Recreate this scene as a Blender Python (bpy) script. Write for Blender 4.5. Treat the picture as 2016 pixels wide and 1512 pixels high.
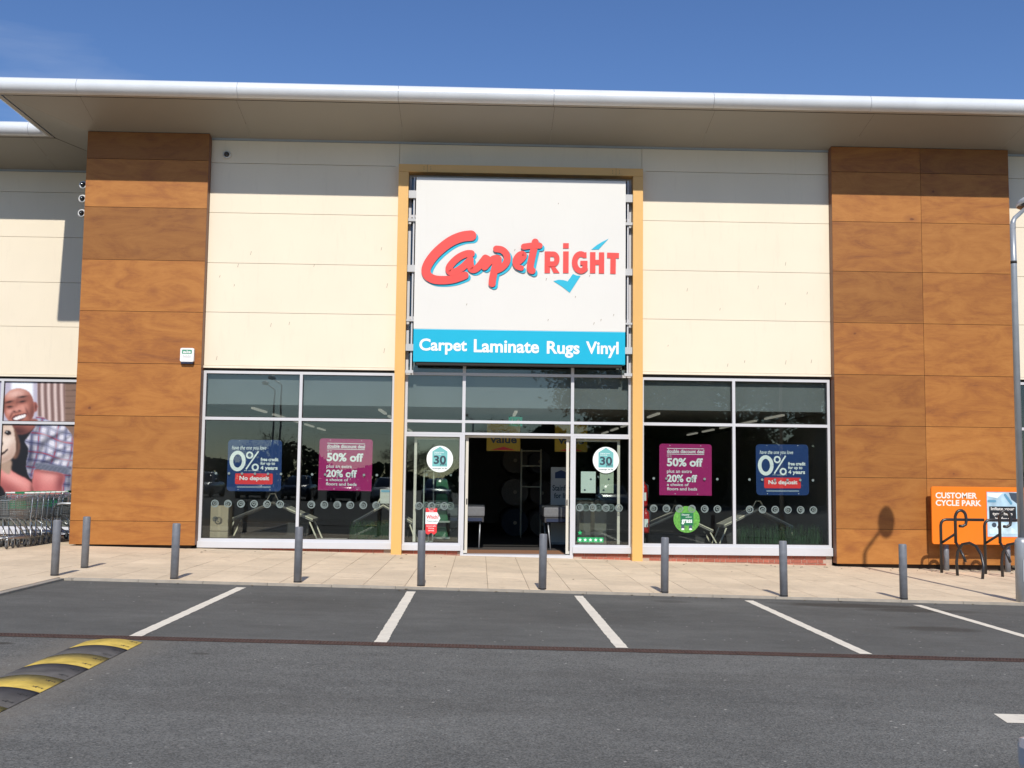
import bpy, bmesh, math, random
from mathutils import Vector, Matrix
random.seed(7)
R = math.radians
for o in list(bpy.data.objects): bpy.data.objects.remove(o, do_unlink=True)
SC = bpy.context.scene
COL = SC.collection

# ------------------------------------------------------------ camera, sky, sun, exposure
cam = bpy.data.cameras.new('camera'); cam.sensor_width = 36.0; cam.lens = 36.0 * 2150 / 2016
cam.clip_start = 0.05; cam.clip_end = 2000
co = bpy.data.objects.new('camera', cam); COL.objects.link(co)
rt = Vector((0.9995006, -0.0293379, 0.0117375)); up = Vector((-0.0142146, -0.0857047, 0.9962192)); fw = Vector((0.0282210, 0.9958885, 0.0860789))
mw = Matrix((rt, up, -fw)).transposed().to_4x4(); mw.translation = (0, -22.5, 1.566)
co.matrix_world = mw; SC.camera = co

SUN_EL, SUN_AZ = R(41.2), R(178.4)          # azimuth measured from +Y towards +X
w = bpy.data.worlds.new('World'); SC.world = w; w.use_nodes = True
wn = w.node_tree.nodes; bg = wn['Background']
sky = wn.new('ShaderNodeTexSky'); sky.sky_type = 'NISHITA'; sky.sun_disc = False
sky.sun_elevation = SUN_EL; sky.sun_rotation = SUN_AZ
sky.air_density = 1.0; sky.dust_density = 0.05; sky.ozone_density = 4.0; sky.altitude = 60
hs = wn.new('ShaderNodeHueSaturation'); hs.inputs['Saturation'].default_value = 1.14; hs.inputs['Hue'].default_value = .510; hs.inputs['Value'].default_value = 1.3; w.node_tree.links.new(sky.outputs[0], hs.inputs['Color'])
# thin high cirrus streaks over the whole dome
wt = wn.new('ShaderNodeTexCoord'); wm = wn.new('ShaderNodeMapping'); wm.inputs['Rotation'].default_value = (0, 0, R(25)); wm.inputs['Scale'].default_value = (1.0, 3.2, 5.5); w.node_tree.links.new(wt.outputs['Generated'], wm.inputs[0])
wz = wn.new('ShaderNodeTexNoise'); wz.inputs['Scale'].default_value = 1.6; wz.inputs['Detail'].default_value = 7; wz.inputs['Distortion'].default_value = .6; w.node_tree.links.new(wm.outputs[0], wz.inputs['Vector'])
wr_ = wn.new('ShaderNodeMapRange'); w.node_tree.links.new(wz.outputs['Fac'], wr_.inputs[0]); wr_.inputs[1].default_value = .50; wr_.inputs[2].default_value = .80; wr_.inputs[4].default_value = .24
wx = wn.new('ShaderNodeMix'); wx.data_type = 'RGBA'; w.node_tree.links.new(wr_.outputs[0], wx.inputs[0]); w.node_tree.links.new(hs.outputs[0], wx.inputs[6]); wx.inputs[7].default_value = (10.5, 11.0, 11.5, 1)
w.node_tree.links.new(wx.outputs[2], bg.inputs[0]); bg.inputs[1].default_value = 0.088
sl = bpy.data.lights.new('sun', 'SUN'); sl.energy = 4.4; sl.angle = R(0.53); sl.color = (1.0, 0.945, 0.86)
so = bpy.data.objects.new('sun', sl); COL.objects.link(so)
so.rotation_euler = Vector((math.sin(SUN_AZ) * math.cos(SUN_EL), math.cos(SUN_AZ) * math.cos(SUN_EL), math.sin(SUN_EL))).to_track_quat('Z', 'Y').to_euler()
so.location = (0, -30, 30)
SC.view_settings.view_transform = 'Standard'; SC.view_settings.look = 'None'
SC.view_settings.exposure = 0.0; SC.view_settings.gamma = 1.0; SC.view_settings.use_curve_mapping = False
SC.cycles.max_bounces = 8; SC.cycles.transparent_max_bounces = 24; SC.cycles.caustics_reflective = False; SC.cycles.caustics_refractive = False

# ------------------------------------------------------------ materials
MATS = {}
def pm(name, col, rough=0.5, metal=0.0, var=0.06, scale=2.0, bump=0.0, bscale=60.0, rnd=0.0, spec=0.5, stretch=(1, 1, 1), emit=None, coat=0.0, dirt=0.0, dirtcol=(.12, .10, .08)):
    """procedural principled material: colour varied by noise (and per object), fine bump"""
    if name in MATS: return MATS[name]
    m = bpy.data.materials.new(name); m.use_nodes = True
    t = m.node_tree; n = t.nodes; L = t.links.new; b = n['Principled BSDF']
    b.inputs['Roughness'].default_value = rough; b.inputs['Metallic'].default_value = metal
    b.inputs['Specular IOR Level'].default_value = spec
    if coat: b.inputs['Coat Weight'].default_value = coat
    tc = n.new('ShaderNodeTexCoord'); mp = n.new('ShaderNodeMapping'); mp.inputs['Scale'].default_value = stretch
    L(tc.outputs['Object'], mp.inputs[0])
    nz = n.new('ShaderNodeTexNoise'); nz.inputs['Scale'].default_value = scale; nz.inputs['Detail'].default_value = 5; L(mp.outputs[0], nz.inputs['Vector'])
    mr = n.new('ShaderNodeMapRange'); L(nz.outputs['Fac'], mr.inputs[0])
    mr.inputs[1].default_value = .3; mr.inputs[2].default_value = .7; mr.inputs[3].default_value = 1 - var; mr.inputs[4].default_value = 1 + var
    val = mr.outputs[0]
    if rnd:
        oi = n.new('ShaderNodeObjectInfo'); r2 = n.new('ShaderNodeMapRange'); L(oi.outputs['Random'], r2.inputs[0]); r2.inputs[3].default_value = 1 - rnd; r2.inputs[4].default_value = 1 + rnd
        mu = n.new('ShaderNodeMath'); mu.operation = 'MULTIPLY'; L(val, mu.inputs[0]); L(r2.outputs[0], mu.inputs[1]); val = mu.outputs[0]
    sc = n.new('ShaderNodeVectorMath'); sc.operation = 'SCALE'; sc.inputs[0].default_value = col; L(val, sc.inputs['Scale'])
    out = sc.outputs[0]
    if dirt:
        d = n.new('ShaderNodeTexNoise'); d.inputs['Scale'].default_value = 1.0; d.inputs['Detail'].default_value = 9; d.inputs['Roughness'].default_value = .7
        dm = n.new('ShaderNodeMapping'); dm.inputs['Scale'].default_value = (stretch[0] * 9, stretch[1] * 9, stretch[2] * 1.3); L(tc.outputs['Object'], dm.inputs[0]); L(dm.outputs[0], d.inputs['Vector'])
        dr = n.new('ShaderNodeMapRange'); L(d.outputs['Fac'], dr.inputs[0]); dr.inputs[1].default_value = .55; dr.inputs[2].default_value = .78; dr.inputs[4].default_value = dirt
        mx = n.new('ShaderNodeMix'); mx.data_type = 'RGBA'; L(dr.outputs[0], mx.inputs[0]); L(out, mx.inputs[6]); mx.inputs[7].default_value = (*dirtcol, 1); out = mx.outputs[2]
    L(out, b.inputs['Base Color'])
    if bump:
        n2 = n.new('ShaderNodeTexNoise'); n2.inputs['Scale'].default_value = bscale; n2.inputs['Detail'].default_value = 4; L(mp.outputs[0], n2.inputs['Vector'])
        bp = n.new('ShaderNodeBump'); bp.inputs['Strength'].default_value = bump; bp.inputs['Distance'].default_value = .004; L(n2.outputs['Fac'], bp.inputs['Height']); L(bp.outputs[0], b.inputs['Normal'])
    if emit:
        b.inputs['Emission Color'].default_value = (*emit[0], 1); b.inputs['Emission Strength'].default_value = emit[1]
    MATS[name] = m; return m

def wood_mat():
    m = bpy.data.materials.new('wood_laminate'); m.use_nodes = True; t = m.node_tree; n = t.nodes; L = t.links.new; b = n['Principled BSDF']
    tc = n.new('ShaderNodeTexCoord'); oi = n.new('ShaderNodeObjectInfo')
    mu = n.new('ShaderNodeVectorMath'); mu.operation = 'SCALE'; mu.inputs[0].default_value = (37, 11, 53); L(oi.outputs['Random'], mu.inputs['Scale'])
    ad = n.new('ShaderNodeVectorMath'); ad.operation = 'ADD'; L(tc.outputs['Object'], ad.inputs[0]); L(mu.outputs[0], ad.inputs[1])
    def noise(scale, st, det=6, dist=0.0, ro=.55):
        mp = n.new('ShaderNodeMapping'); mp.inputs['Scale'].default_value = st; L(ad.outputs[0], mp.inputs[0])
        z = n.new('ShaderNodeTexNoise'); z.inputs['Scale'].default_value = scale; z.inputs['Detail'].default_value = det; z.inputs['Distortion'].default_value = dist; z.inputs['Roughness'].default_value = ro
        L(mp.outputs[0], z.inputs['Vector']); return z.outputs['Fac']
    g = noise(1.3, (.6, 1, 1.9), 9, 1.9, .66); fine = noise(13, (.30, 1, 6), 10, 1.2, .78); blot = noise(1.6, (.8, 1, 1.3), 8, 2.0, .65)
    cr = n.new('ShaderNodeValToRGB'); e = cr.color_ramp; e.elements[0].position = .22; e.elements[0].color = (.21, .074, .023, 1)
    e.elements[1].position = .80; e.elements[1].color = (.435, .184, .043, 1)
    k = e.elements.new(.40); k.color = (.305, .110, .025, 1); k = e.elements.new(.55); k.color = (.37, .145, .031, 1)
    a1 = n.new('ShaderNodeMath'); a1.operation = 'MULTIPLY_ADD'; L(fine, a1.inputs[0]); a1.inputs[1].default_value = .62; L(g, a1.inputs[2])
    a2 = n.new('ShaderNodeMath'); a2.operation = 'MULTIPLY_ADD'; L(blot, a2.inputs[0]); a2.inputs[1].default_value = .26; L(a1.outputs[0], a2.inputs[2])
    a3 = n.new('ShaderNodeMath'); a3.operation = 'SUBTRACT'; L(a2.outputs[0], a3.inputs[0]); fr_ = n.new('ShaderNodeMath'); fr_.operation = 'MULTIPLY'; L(oi.outputs['Random'], fr_.inputs[0]); fr_.inputs[1].default_value = 13.7; fc = n.new('ShaderNodeMath'); fc.operation = 'FRACT'; L(fr_.outputs[0], fc.inputs[0]); mr_ = n.new('ShaderNodeMapRange'); L(fc.outputs[0], mr_.inputs[0]); mr_.inputs[3].default_value = .36; mr_.inputs[4].default_value = .46; L(mr_.outputs[0], a3.inputs[1]); L(a3.outputs[0], cr.inputs[0])
    # knots: a dark eye with a soft brown flame around it
    vm = n.new('ShaderNodeMapping'); vm.inputs['Scale'].default_value = (.85, 0.0, 1.25); L(ad.outputs[0], vm.inputs[0])
    wz = n.new('ShaderNodeTexNoise'); wz.inputs['Scale'].default_value = 5; wz.inputs['Detail'].default_value = 3; L(ad.outputs[0], wz.inputs['Vector'])
    wv = n.new('ShaderNodeVectorMath'); wv.operation = 'MULTIPLY_ADD'; L(wz.outputs['Color'], wv.inputs[0]); wv.inputs[1].default_value = (.16, 0, .10); L(vm.outputs[0], wv.inputs[2])
    vo = n.new('ShaderNodeTexVoronoi'); vo.inputs['Scale'].default_value = 1.25; L(wv.outputs[0], vo.inputs['Vector'])
    def kmap(a_, b_, v_):
        kr = n.new('ShaderNodeMapRange'); kr.interpolation_type = 'SMOOTHSTEP'; L(vo.outputs['Distance'], kr.inputs[0]); kr.inputs[1].default_value = a_; kr.inputs[2].default_value = b_; kr.inputs[3].default_value = v_; kr.inputs[4].default_value = 0; return kr.outputs[0]
    mh = n.new('ShaderNodeMix'); mh.data_type = 'RGBA'; L(kmap(.03, .24, .55), mh.inputs[0]); L(cr.outputs[0], mh.inputs[6]); mh.inputs[7].default_value = (.245, .082, .022, 1)
    mk = n.new('ShaderNodeMix'); mk.data_type = 'RGBA'; L(kmap(.02, .055, .75), mk.inputs[0]); L(mh.outputs[2], mk.inputs[6]); mk.inputs[7].default_value = (.11, .034, .014, 1)
    r2 = n.new('ShaderNodeMapRange'); L(oi.outputs['Random'], r2.inputs[0]); r2.inputs[3].default_value = .70; r2.inputs[4].default_value = 1.06
    sc = n.new('ShaderNodeVectorMath'); sc.operation = 'SCALE'; L(mk.outputs[2], sc.inputs[0]); L(r2.outputs[0], sc.inputs['Scale']); L(sc.outputs[0], b.inputs['Base Color'])
    b.inputs['Roughness'].default_value = .5; b.inputs['Specular IOR Level'].default_value = .35
    return m

def asphalt_mat():
    m = bpy.data.materials.new('asphalt'); m.use_nodes = True; t = m.node_tree; n = t.nodes; L = t.links.new; b = n['Principled BSDF']
    tc = n.new('ShaderNodeTexCoord'); V = tc.outputs['Object']
    def noise(s, det=4, ro=.6, st=(1, 1, 1)):
        mp = n.new('ShaderNodeMapping'); mp.inputs['Scale'].default_value = st; L(V, mp.inputs[0])
        z = n.new('ShaderNodeTexNoise'); z.inputs['Scale'].default_value = s; z.inputs['Detail'].default_value = det; z.inputs['Roughness'].default_value = ro; L(mp.outputs[0], z.inputs['Vector']); return z.outputs['Fac']
    def rng(x, a, bb, c, d, clamp=True):
        k = n.new('ShaderNodeMapRange'); k.clamp = clamp; L(x, k.inputs[0]); k.inputs[1].default_value = a; k.inputs[2].default_value = bb; k.inputs[3].default_value = c; k.inputs[4].default_value = d; return k.outputs[0]
    def mth(op, x, y):
        k = n.new('ShaderNodeMath'); k.operation = op
        for i, q in enumerate((x, y)):
            if isinstance(q, (int, float)): k.inputs[i].default_value = q
            else: L(q, k.inputs[i])
        return k.outputs[0]
    sep = n.new('ShaderNodeSeparateXYZ'); L(V, sep.inputs[0])
    aisle = rng(sep.outputs[1], -11.75, -11.9, 0, 1)                     # coarser surface course beyond the drain
    vo = n.new('ShaderNodeTexVoronoi'); vo.inputs['Scale'].default_value = 105; L(V, vo.inputs['Vector'])
    sepc = n.new('ShaderNodeSeparateColor'); L(vo.outputs['Color'], sepc.inputs[0])
    grain = rng(sepc.outputs[0], 0, 1, .5, 1.62)
    grainmix = mth('ADD', mth('MULTIPLY', mth('SUBTRACT', grain, 1.0), mth('ADD', mth('MULTIPLY', aisle, .52), .26)), 1.0)
    big = rng(noise(.35, 6, .65), .3, .7, .82, 1.16); mid = rng(noise(2.6, 5, .6, (1, 1.8, 1)), .3, .7, .90, 1.10)
    base = mth('MULTIPLY', mth('MULTIPLY', grainmix, big), mid)
    base = mth('MULTIPLY', base, rng(aisle, 0, 1, .94, 1.10))
    # faint tyre-worn lanes along X in the aisle
    lane = rng(noise(.9, 3, .5, (.05, 1, 1)), .35, .65, .93, 1.08); base = mth('MULTIPLY', base, lane)
    # pale grit specks
    v2 = n.new('ShaderNodeTexVoronoi'); v2.inputs['Scale'].default_value = 11; L(V, v2.inputs['Vector'])
    sp2 = n.new('ShaderNodeSeparateColor'); L(v2.outputs['Color'], sp2.inputs[0])
    speck = mth('MULTIPLY', rng(v2.outputs['Distance'], .10, .15, 1, 0), rng(sp2.outputs[1], .90, .92, 0, 1))
    cm = n.new('ShaderNodeVectorMath'); cm.operation = 'SCALE'; cm.inputs[0].default_value = (.121, .120, .111); L(base, cm.inputs['Scale'])
    mx = n.new('ShaderNodeMix'); mx.data_type = 'RGBA'; L(speck, mx.inputs[0]); L(cm.outputs[0], mx.inputs[6]); mx.inputs[7].default_value = (.42, .40, .36, 1)
    v3 = n.new('ShaderNodeTexVoronoi'); v3.inputs['Scale'].default_value = 48; L(V, v3.inputs['Vector']); s3 = n.new('ShaderNodeSeparateColor'); L(v3.outputs['Color'], s3.inputs[0])
    fl = mth('MULTIPLY', rng(v3.outputs['Distance'], .30, .45, 1, 0), mth('MULTIPLY', rng(aisle, 0, 1, .35, 1), 1.0))
    mf = n.new('ShaderNodeMix'); mf.data_type = 'RGBA'; L(mth('MULTIPLY', fl, rng(s3.outputs[0], .80, .95, 0, .55)), mf.inputs[0]); L(mx.outputs[2], mf.inputs[6]); mf.inputs[7].default_value = (.30, .285, .25, 1)
    md = n.new('ShaderNodeMix'); md.data_type = 'RGBA'; L(mth('MULTIPLY', fl, rng(s3.outputs[1], .72, .9, 0, .6)), md.inputs[0]); L(mf.outputs[2], md.inputs[6]); md.inputs[7].default_value = (.045, .045, .045, 1); mx = md
    # oil stains (real stains on the bays)
    def stain(cx, cy, rx, ry, strength):
        s = n.new('ShaderNodeVectorMath'); s.operation = 'SUBTRACT'; L(V, s.inputs[0]); s.inputs[1].default_value = (cx, cy, 0)
        q = n.new('ShaderNodeVectorMath'); q.operation = 'MULTIPLY'; L(s.outputs[0], q.inputs[0]); q.inputs[1].default_value = (1 / rx, 1 / ry, 0)
        l = n.new('ShaderNodeVectorMath'); l.operation = 'LENGTH'; L(q.outputs[0], l.inputs[0])
        return mth('MULTIPLY', rng(mth('ADD', l.outputs['Value'], mth('MULTIPLY', noise(3.5), .9)), 1.0, 1.45, 1, 0), strength)
    st = None
    for a in ((5.2, -7.25, 1.25, .34, .8), (5.95, -7.65, .95, .30, .7), (5.45, -9.55, .62, .28, .6), (.9, -9.2, 1.6, 1.1, .16), (-2.1, -8.9, 1.2, .9, .14), (-1.2, -14.6, 2.6, .5, .15), (2.2, -13.2, 3.2, .35, .14), (2.65, -7.3, .3, .2, .4), (7.7, -7.9, .5, .25, .5), (-4.3, -12.3, .12, .08, .8), (-2.45, -12.6, .12, .08, .6)):
        v = stain(*a); st = v if st is None else mth('MAXIMUM', st, v)
    m2 = n.new('ShaderNodeMix'); m2.data_type = 'RGBA'; L(st, m2.inputs[0]); L(mx.outputs[2], m2.inputs[6]); m2.inputs[7].default_value = (.05, .044, .036, 1)
    # dusty pale sediment along the hump and drain
    du = mth('MULTIPLY', mth('MULTIPLY', rng(sep.outputs[1], -11.95, -11.2, 0, .0), 1), 1)
    px = mth('ABSOLUTE', mth('SUBTRACT', sep.outputs[0], -3.4), 0.0)
    du = mth('MULTIPLY', rng(mth('ADD', px, mth('MULTIPLY', noise(4, 6), .5)), .5, .95, .5, 0), rng(sep.outputs[1], -11.8, -12.0, 0, 1))
    m3 = n.new('ShaderNodeMix'); m3.data_type = 'RGBA'; L(du, m3.inputs[0]); L(m2.outputs[2], m3.inputs[6]); m3.inputs[7].default_value = (.21, .185, .15, 1)
    L(m3.outputs[2], b.inputs['Base Color']); b.inputs['Roughness'].default_value = .9; b.inputs['Specular IOR Level'].default_value = .25
    bp = n.new('ShaderNodeBump'); bp.inputs['Strength'].default_value = .55; bp.inputs['Distance'].default_value = .006
    L(mth('ADD', vo.outputs['Distance'], noise(25)), bp.inputs['Height']); L(bp.outputs[0], b.inputs['Normal'])
    return m

def slab_mat():
    m = bpy.data.materials.new('buff_paving'); m.use_nodes = True; t = m.node_tree; n = t.nodes; L = t.links.new; b = n['Principled BSDF']
    ge = n.new('ShaderNodeNewGeometry'); oi = n.new('ShaderNodeObjectInfo')
    def noise(s, det=5, ro=.6):
        z = n.new('ShaderNodeTexNoise'); z.inputs['Scale'].default_value = s; z.inputs['Detail'].default_value = det; z.inputs['Roughness'].default_value = ro; L(ge.outputs['Position'], z.inputs['Vector']); return z.outputs['Fac']
    def rng(x, a, bb, c, d):
        k = n.new('ShaderNodeMapRange'); L(x, k.inputs[0]); k.inputs[1].default_value = a; k.inputs[2].default_value = bb; k.inputs[3].default_value = c; k.inputs[4].default_value = d; return k.outputs[0]
    def mul(x, y):
        k = n.new('ShaderNodeMath'); k.operation = 'MULTIPLY'; L(x, k.inputs[0]); L(y, k.inputs[1]); return k.outputs[0]
    v = mul(mul(rng(noise(.9), .3, .7, .86, 1.08), rng(oi.outputs['Random'], 0, 1, .94, 1.06)), mul(rng(noise(14), .3, .7, .95, 1.05), rng(noise(110, 2), .3, .7, .90, 1.10)))
    sc = n.new('ShaderNodeVectorMath'); sc.operation = 'SCALE'; sc.inputs[0].default_value = (.70, .57, .41); L(v, sc.inputs['Scale'])
    st = rng(noise(2.3, 8, .75), .55, .72, 0, .5)
    mx = n.new('ShaderNodeMix'); mx.data_type = 'RGBA'; L(st, mx.inputs[0]); L(sc.outputs[0], mx.inputs[6]); mx.inputs[7].default_value = (.33, .25, .175, 1)
    L(mx.outputs[2], b.inputs['Base Color']); b.inputs['Roughness'].default_value = .85; b.inputs['Specular IOR Level'].default_value = .3
    bp = n.new('ShaderNodeBump'); bp.inputs['Strength'].default_value = .25; bp.inputs['Distance'].default_value = .003; L(noise(120, 3), bp.inputs['Height']); L(bp.outputs[0], b.inputs['Normal'])
    return m

def glass_mat(name, tint, lo=.05):
    m = bpy.data.materials.new(name); m.use_nodes = True; t = m.node_tree; n = t.nodes; L = t.links.new
    n.remove(n['Principled BSDF']); out = n['Material Output']
    tr = n.new('ShaderNodeBsdfTransparent'); tr.inputs[0].default_value = (*tint, 1)
    gl = n.new('ShaderNodeBsdfGlossy'); gl.inputs['Roughness'].default_value = 0.0; gl.inputs['Color'].default_value = (.93, .97, .96, 1)
    # very slight waviness of float glass
    tc = n.new('ShaderNodeTexCoord'); nz = n.new('ShaderNodeTexNoise'); nz.inputs['Scale'].default_value = .9; nz.inputs['Detail'].default_value = 1; L(tc.outputs['Object'], nz.inputs['Vector'])
    bp = n.new('ShaderNodeBump'); bp.inputs['Strength'].default_value = .06; bp.inputs['Distance'].default_value = .02; L(nz.outputs['Fac'], bp.inputs['Height']); L(bp.outputs[0], gl.inputs['Normal'])
    lw = n.new('ShaderNodeLayerWeight'); lw.inputs['Blend'].default_value = .5
    pw = n.new('ShaderNodeMath'); pw.operation = 'POWER'; L(lw.outputs['Facing'], pw.inputs[0]); pw.inputs[1].default_value = 4
    ma = n.new('ShaderNodeMath'); ma.operation = 'MULTIPLY_ADD'; L(pw.outputs[0], ma.inputs[0]); ma.inputs[1].default_value = .9; ma.inputs[2].default_value = lo; ma.use_clamp = True
    mx = n.new('ShaderNodeMixShader'); L(ma.outputs[0], mx.inputs[0]); L(tr.outputs[0], mx.inputs[1]); L(gl.outputs[0], mx.inputs[2]); L(mx.outputs[0], out.inputs[0])
    return m

WOOD = wood_mat(); ASPH = asphalt_mat(); SLAB = slab_mat()
GLASS = glass_mat('shop_glass', (.90, .93, .915), .050)
CREAM = pm('cream_cladding', (.79, .70, .545), .45, var=.025, scale=.8, dirt=.13, dirtcol=(.42, .35, .26))
CREAM_TRIM = pm('cream_trim', (.80, .72, .57), .45)
GREYTRIM = pm('grey_trim', (.36, .40, .44), .5)
SOFF = pm('soffit_grey', (.30, .288, .255), .5, var=.04, scale=.5)
DARK = pm('dark_joint', (.022, .02, .018), .8)
FASC = pm('white_fascia', (.66, .69, .72), .24, var=.05, spec=.6, scale=1.5, dirt=.18, dirtcol=(.36, .36, .34))
GOLD = pm('ochre_frame', (.72, .42, .13), .42, var=.03, scale=1.2, dirt=.05)
ALU = pm('pale_aluminium', (.57, .575, .60), .38, var=.03)
ALUC = pm('cream_door_frame', (.66, .63, .55), .42, var=.03)
BROWN = pm('brown_return', (.20, .085, .045), .5)
BRICK = pm('red_brick', (.37, .115, .075), .85, var=.16, scale=20, bump=.4, bscale=90, rnd=.16)
MORTAR = pm('mortar', (.46, .36, .29), .9, var=.1, scale=25)
KERB = pm('kerb_concrete', (.35, .31, .255), .85, var=.14, scale=5, bump=.3, rnd=.08)
WHITE = pm('white_paint', (.80, .80, .79), .45, var=.02)
SIGNW = pm('sign_white', (.725, .71, .665), .35, var=.02, scale=.6, dirt=.05, dirtcol=(.45, .40, .33))
SIGNB = pm('sign_turquoise', (.004, .42, .62), .35, var=.02)
SIGNR = pm('sign_red', (.80, .072, .058), .4, var=.02)
LETT = pm('letter_white', (.84, .84, .82), .4, var=.01)
BOLL = pm('bollard_grey', (.165, .172, .19), .45, var=.16, scale=9, dirt=.40, dirtcol=(.30, .28, .25), rnd=.10)
GALV = pm('galvanised', (.36, .38, .40), .38, metal=.35, var=.08, scale=7)
STEEL = pm('trolley_chrome', (.42, .44, .45), .28, metal=.85, var=.08, scale=12)
BLK = pm('black_paint', (.018, .018, .02), .35, var=.1, spec=.6)
RUBBER = pm('rubber_black', (.032, .031, .030), .75, var=.15, scale=9)
YEL = pm('hump_yellow', (.47, .335, .065), .8, var=.25, scale=9, bump=.5, bscale=120, dirt=.75, dirtcol=(.16, .13, .07))
HBLK = pm('hump_black', (.085, .079, .075), .8, var=.25, scale=7, bump=.5, bscale=120, dirt=.45, dirtcol=(.17, .15, .12))
RUST = pm('rusty_iron', (.075, .042, .034), .85, var=.25, scale=14, bump=.4)
ROADW = pm('road_paint', (.76, .70, .585), .8, var=.06, scale=6, bump=.3, bscale=70, dirt=.5, dirtcol=(.34, .33, .31))
ORANGE = pm('orange_board', (.83, .20, .008), .4, var=.02)
def flat(name, c, r=.45): return pm(name, c, r, var=.015)

# ------------------------------------------------------------ geometry helpers
ORG = {}
def root_of(o):
    while o.parent: o = o.parent
    return o
class MB:
    def __init__(s): s.v = []; s.f = []; s.mi = []; s.sm = []
    def face(s, idx, m=0, sm=False): s.f.append(tuple(idx)); s.mi.append(m); s.sm.append(sm)
    def poly(s, pts, m=0):
        b = len(s.v); s.v += [tuple(p) for p in pts]; s.face(range(b, b + len(pts)), m); return s
    def box(s, x0, x1, y0, y1, z0, z1, m=0):
        b = len(s.v); s.v += [(x0, y0, z0), (x1, y0, z0), (x1, y1, z0), (x0, y1, z0), (x0, y0, z1), (x1, y0, z1), (x1, y1, z1), (x0, y1, z1)]
        for q in ((0, 3, 2, 1), (4, 5, 6, 7), (0, 1, 5, 4), (1, 2, 6, 5), (2, 3, 7, 6), (3, 0, 4, 7)): s.face([b + i for i in q], m)
        return s
    def bar(s, a, c, w, h=None, m=0):
        """square bar between two points"""
        h = h or w; a = Vector(a); c = Vector(c); d = (c - a).normalized(); u = d.cross(Vector((0, 0, 1)))
        if u.length < 1e-4: u = Vector((1, 0, 0))
        u.normalize(); k = u.cross(d).normalized(); b = len(s.v)
        for p in (a, c):
            for i, j in ((-1, -1), (1, -1), (1, 1), (-1, 1)): s.v.append(tuple(p + u * (i * w / 2) + k * (j * h / 2)))
        for q in ((0, 1, 2, 3), (7, 6, 5, 4), (0, 4, 5, 1), (1, 5, 6, 2), (2, 6, 7, 3), (3, 7, 4, 0)): s.face([b + i for i in q], m)
        return s
    def tube(s, path, r, seg=8, m=0, cap=True):
        P = [Vector(p) for p in path]; n = len(P); rs = r if isinstance(r, (list, tuple)) else [r] * n
        t0 = (P[1] - P[0]).normalized(); u = t0.cross(Vector((0, 0, 1)))
        if u.length < 1e-3: u = t0.cross(Vector((0, 1, 0)))
        u.normalize(); b = len(s.v)
        for i in range(n):
            t = (P[min(i + 1, n - 1)] - P[max(i - 1, 0)]).normalized()
            u = (u - t * u.dot(t)); u.normalize(); k = t.cross(u)
            for j in range(seg):
                a = 2 * math.pi * j / seg; s.v.append(tuple(P[i] + (u * math.cos(a) + k * math.sin(a)) * rs[i]))
        for i in range(n - 1):
            for j in range(seg): s.face([b + i * seg + j, b + i * seg + (j + 1) % seg, b + (i + 1) * seg + (j + 1) % seg, b + (i + 1) * seg + j], m, True)
        if cap: s.face([b + j for j in range(seg)][::-1], m); s.face([b + (n - 1) * seg + j for j in range(seg)], m)
        return s
    def lathe(s, prof, c=(0, 0, 0), seg=20, axis='Z', m=0):
        """profile of (radius, height)"""
        b = len(s.v); n = len(prof)
        for r, h in prof:
            for j in range(seg):
                a = 2 * math.pi * j / seg; x, y = r * math.cos(a), r * math.sin(a)
                p = (x, y, h) if axis == 'Z' else ((x, h, y) if axis == 'Y' else (h, x, y))
                s.v.append((c[0] + p[0], c[1] + p[1], c[2] + p[2]))
        for i in range(n - 1):
            for j in range(seg): s.face([b + i * seg + j, b + i * seg + (j + 1) % seg, b + (i + 1) * seg + (j + 1) % seg, b + (i + 1) * seg + j], m, True)
        s.face([b + j for j in range(seg)][::-1], m); s.face([b + (n - 1) * seg + j for j in range(seg)], m)
        return s
    def prism(s, pts, y0, y1, m=0):
        """XZ outline extruded along Y"""
        n = len(pts); b = len(s.v); s.v += [(x, y0, z) for x, z in pts] + [(x, y1, z) for x, z in pts]
        s.face(range(b, b + n), m); s.face(range(b + 2 * n - 1, b + n - 1, -1), m)
        for i in range(n): s.face([b + i, b + n + i, b + n + (i + 1) % n, b + (i + 1) % n], m)
        return s
    def mesh(s, name, mats, off=(0, 0, 0), bevel=0, fix=True):
        me = bpy.data.meshes.new(name); me.from_pydata([(x - off[0], y - off[1], z - off[2]) for x, y, z in s.v], [], s.f)
        for mt in (mats if isinstance(mats, (list, tuple)) else [mats]): me.materials.append(mt)
        for p, mi, sm in zip(me.polygons, s.mi, s.sm): p.material_index = mi; p.use_smooth = sm
        if fix or bevel:
            bm = bmesh.new(); bm.from_mesh(me)
            if fix: bmesh.ops.recalc_face_normals(bm, faces=bm.faces)
            if bevel: bmesh.ops.bevel(bm, geom=list(bm.edges), offset=bevel, segments=2, affect='EDGES', profile=.6, clamp_overlap=True)
            bm.to_mesh(me); bm.free()
        me.update(); return me
    def build(s, name, mats, parent=None, bevel=0, fix=True):
        off = ORG.get(root_of(parent).name, (0, 0, 0)) if parent else (0, 0, 0)
        o = bpy.data.objects.new(name, s.mesh(name, mats, off, bevel, fix)); COL.objects.link(o); o.parent = parent
        return o
def tag(o, label=None, cat=None, group=None, kind=None):
    if label: o['label'] = label
    if cat: o['category'] = cat
    if group: o['group'] = group
    if kind: o['kind'] = kind
    return o
def thing(name, label, cat, loc=(0, 0, 0), group=None, rz=0):
    o = bpy.data.objects.new(name, None); o.empty_display_size = .2; COL.objects.link(o); o.location = loc; o.rotation_euler = (0, 0, rz)
    ORG[o.name] = tuple(loc); return tag(o, label, cat, group)
def local(name, label, cat, group=None):
    o = thing(name, label, cat, (0, 0, 0), group); return o
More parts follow.
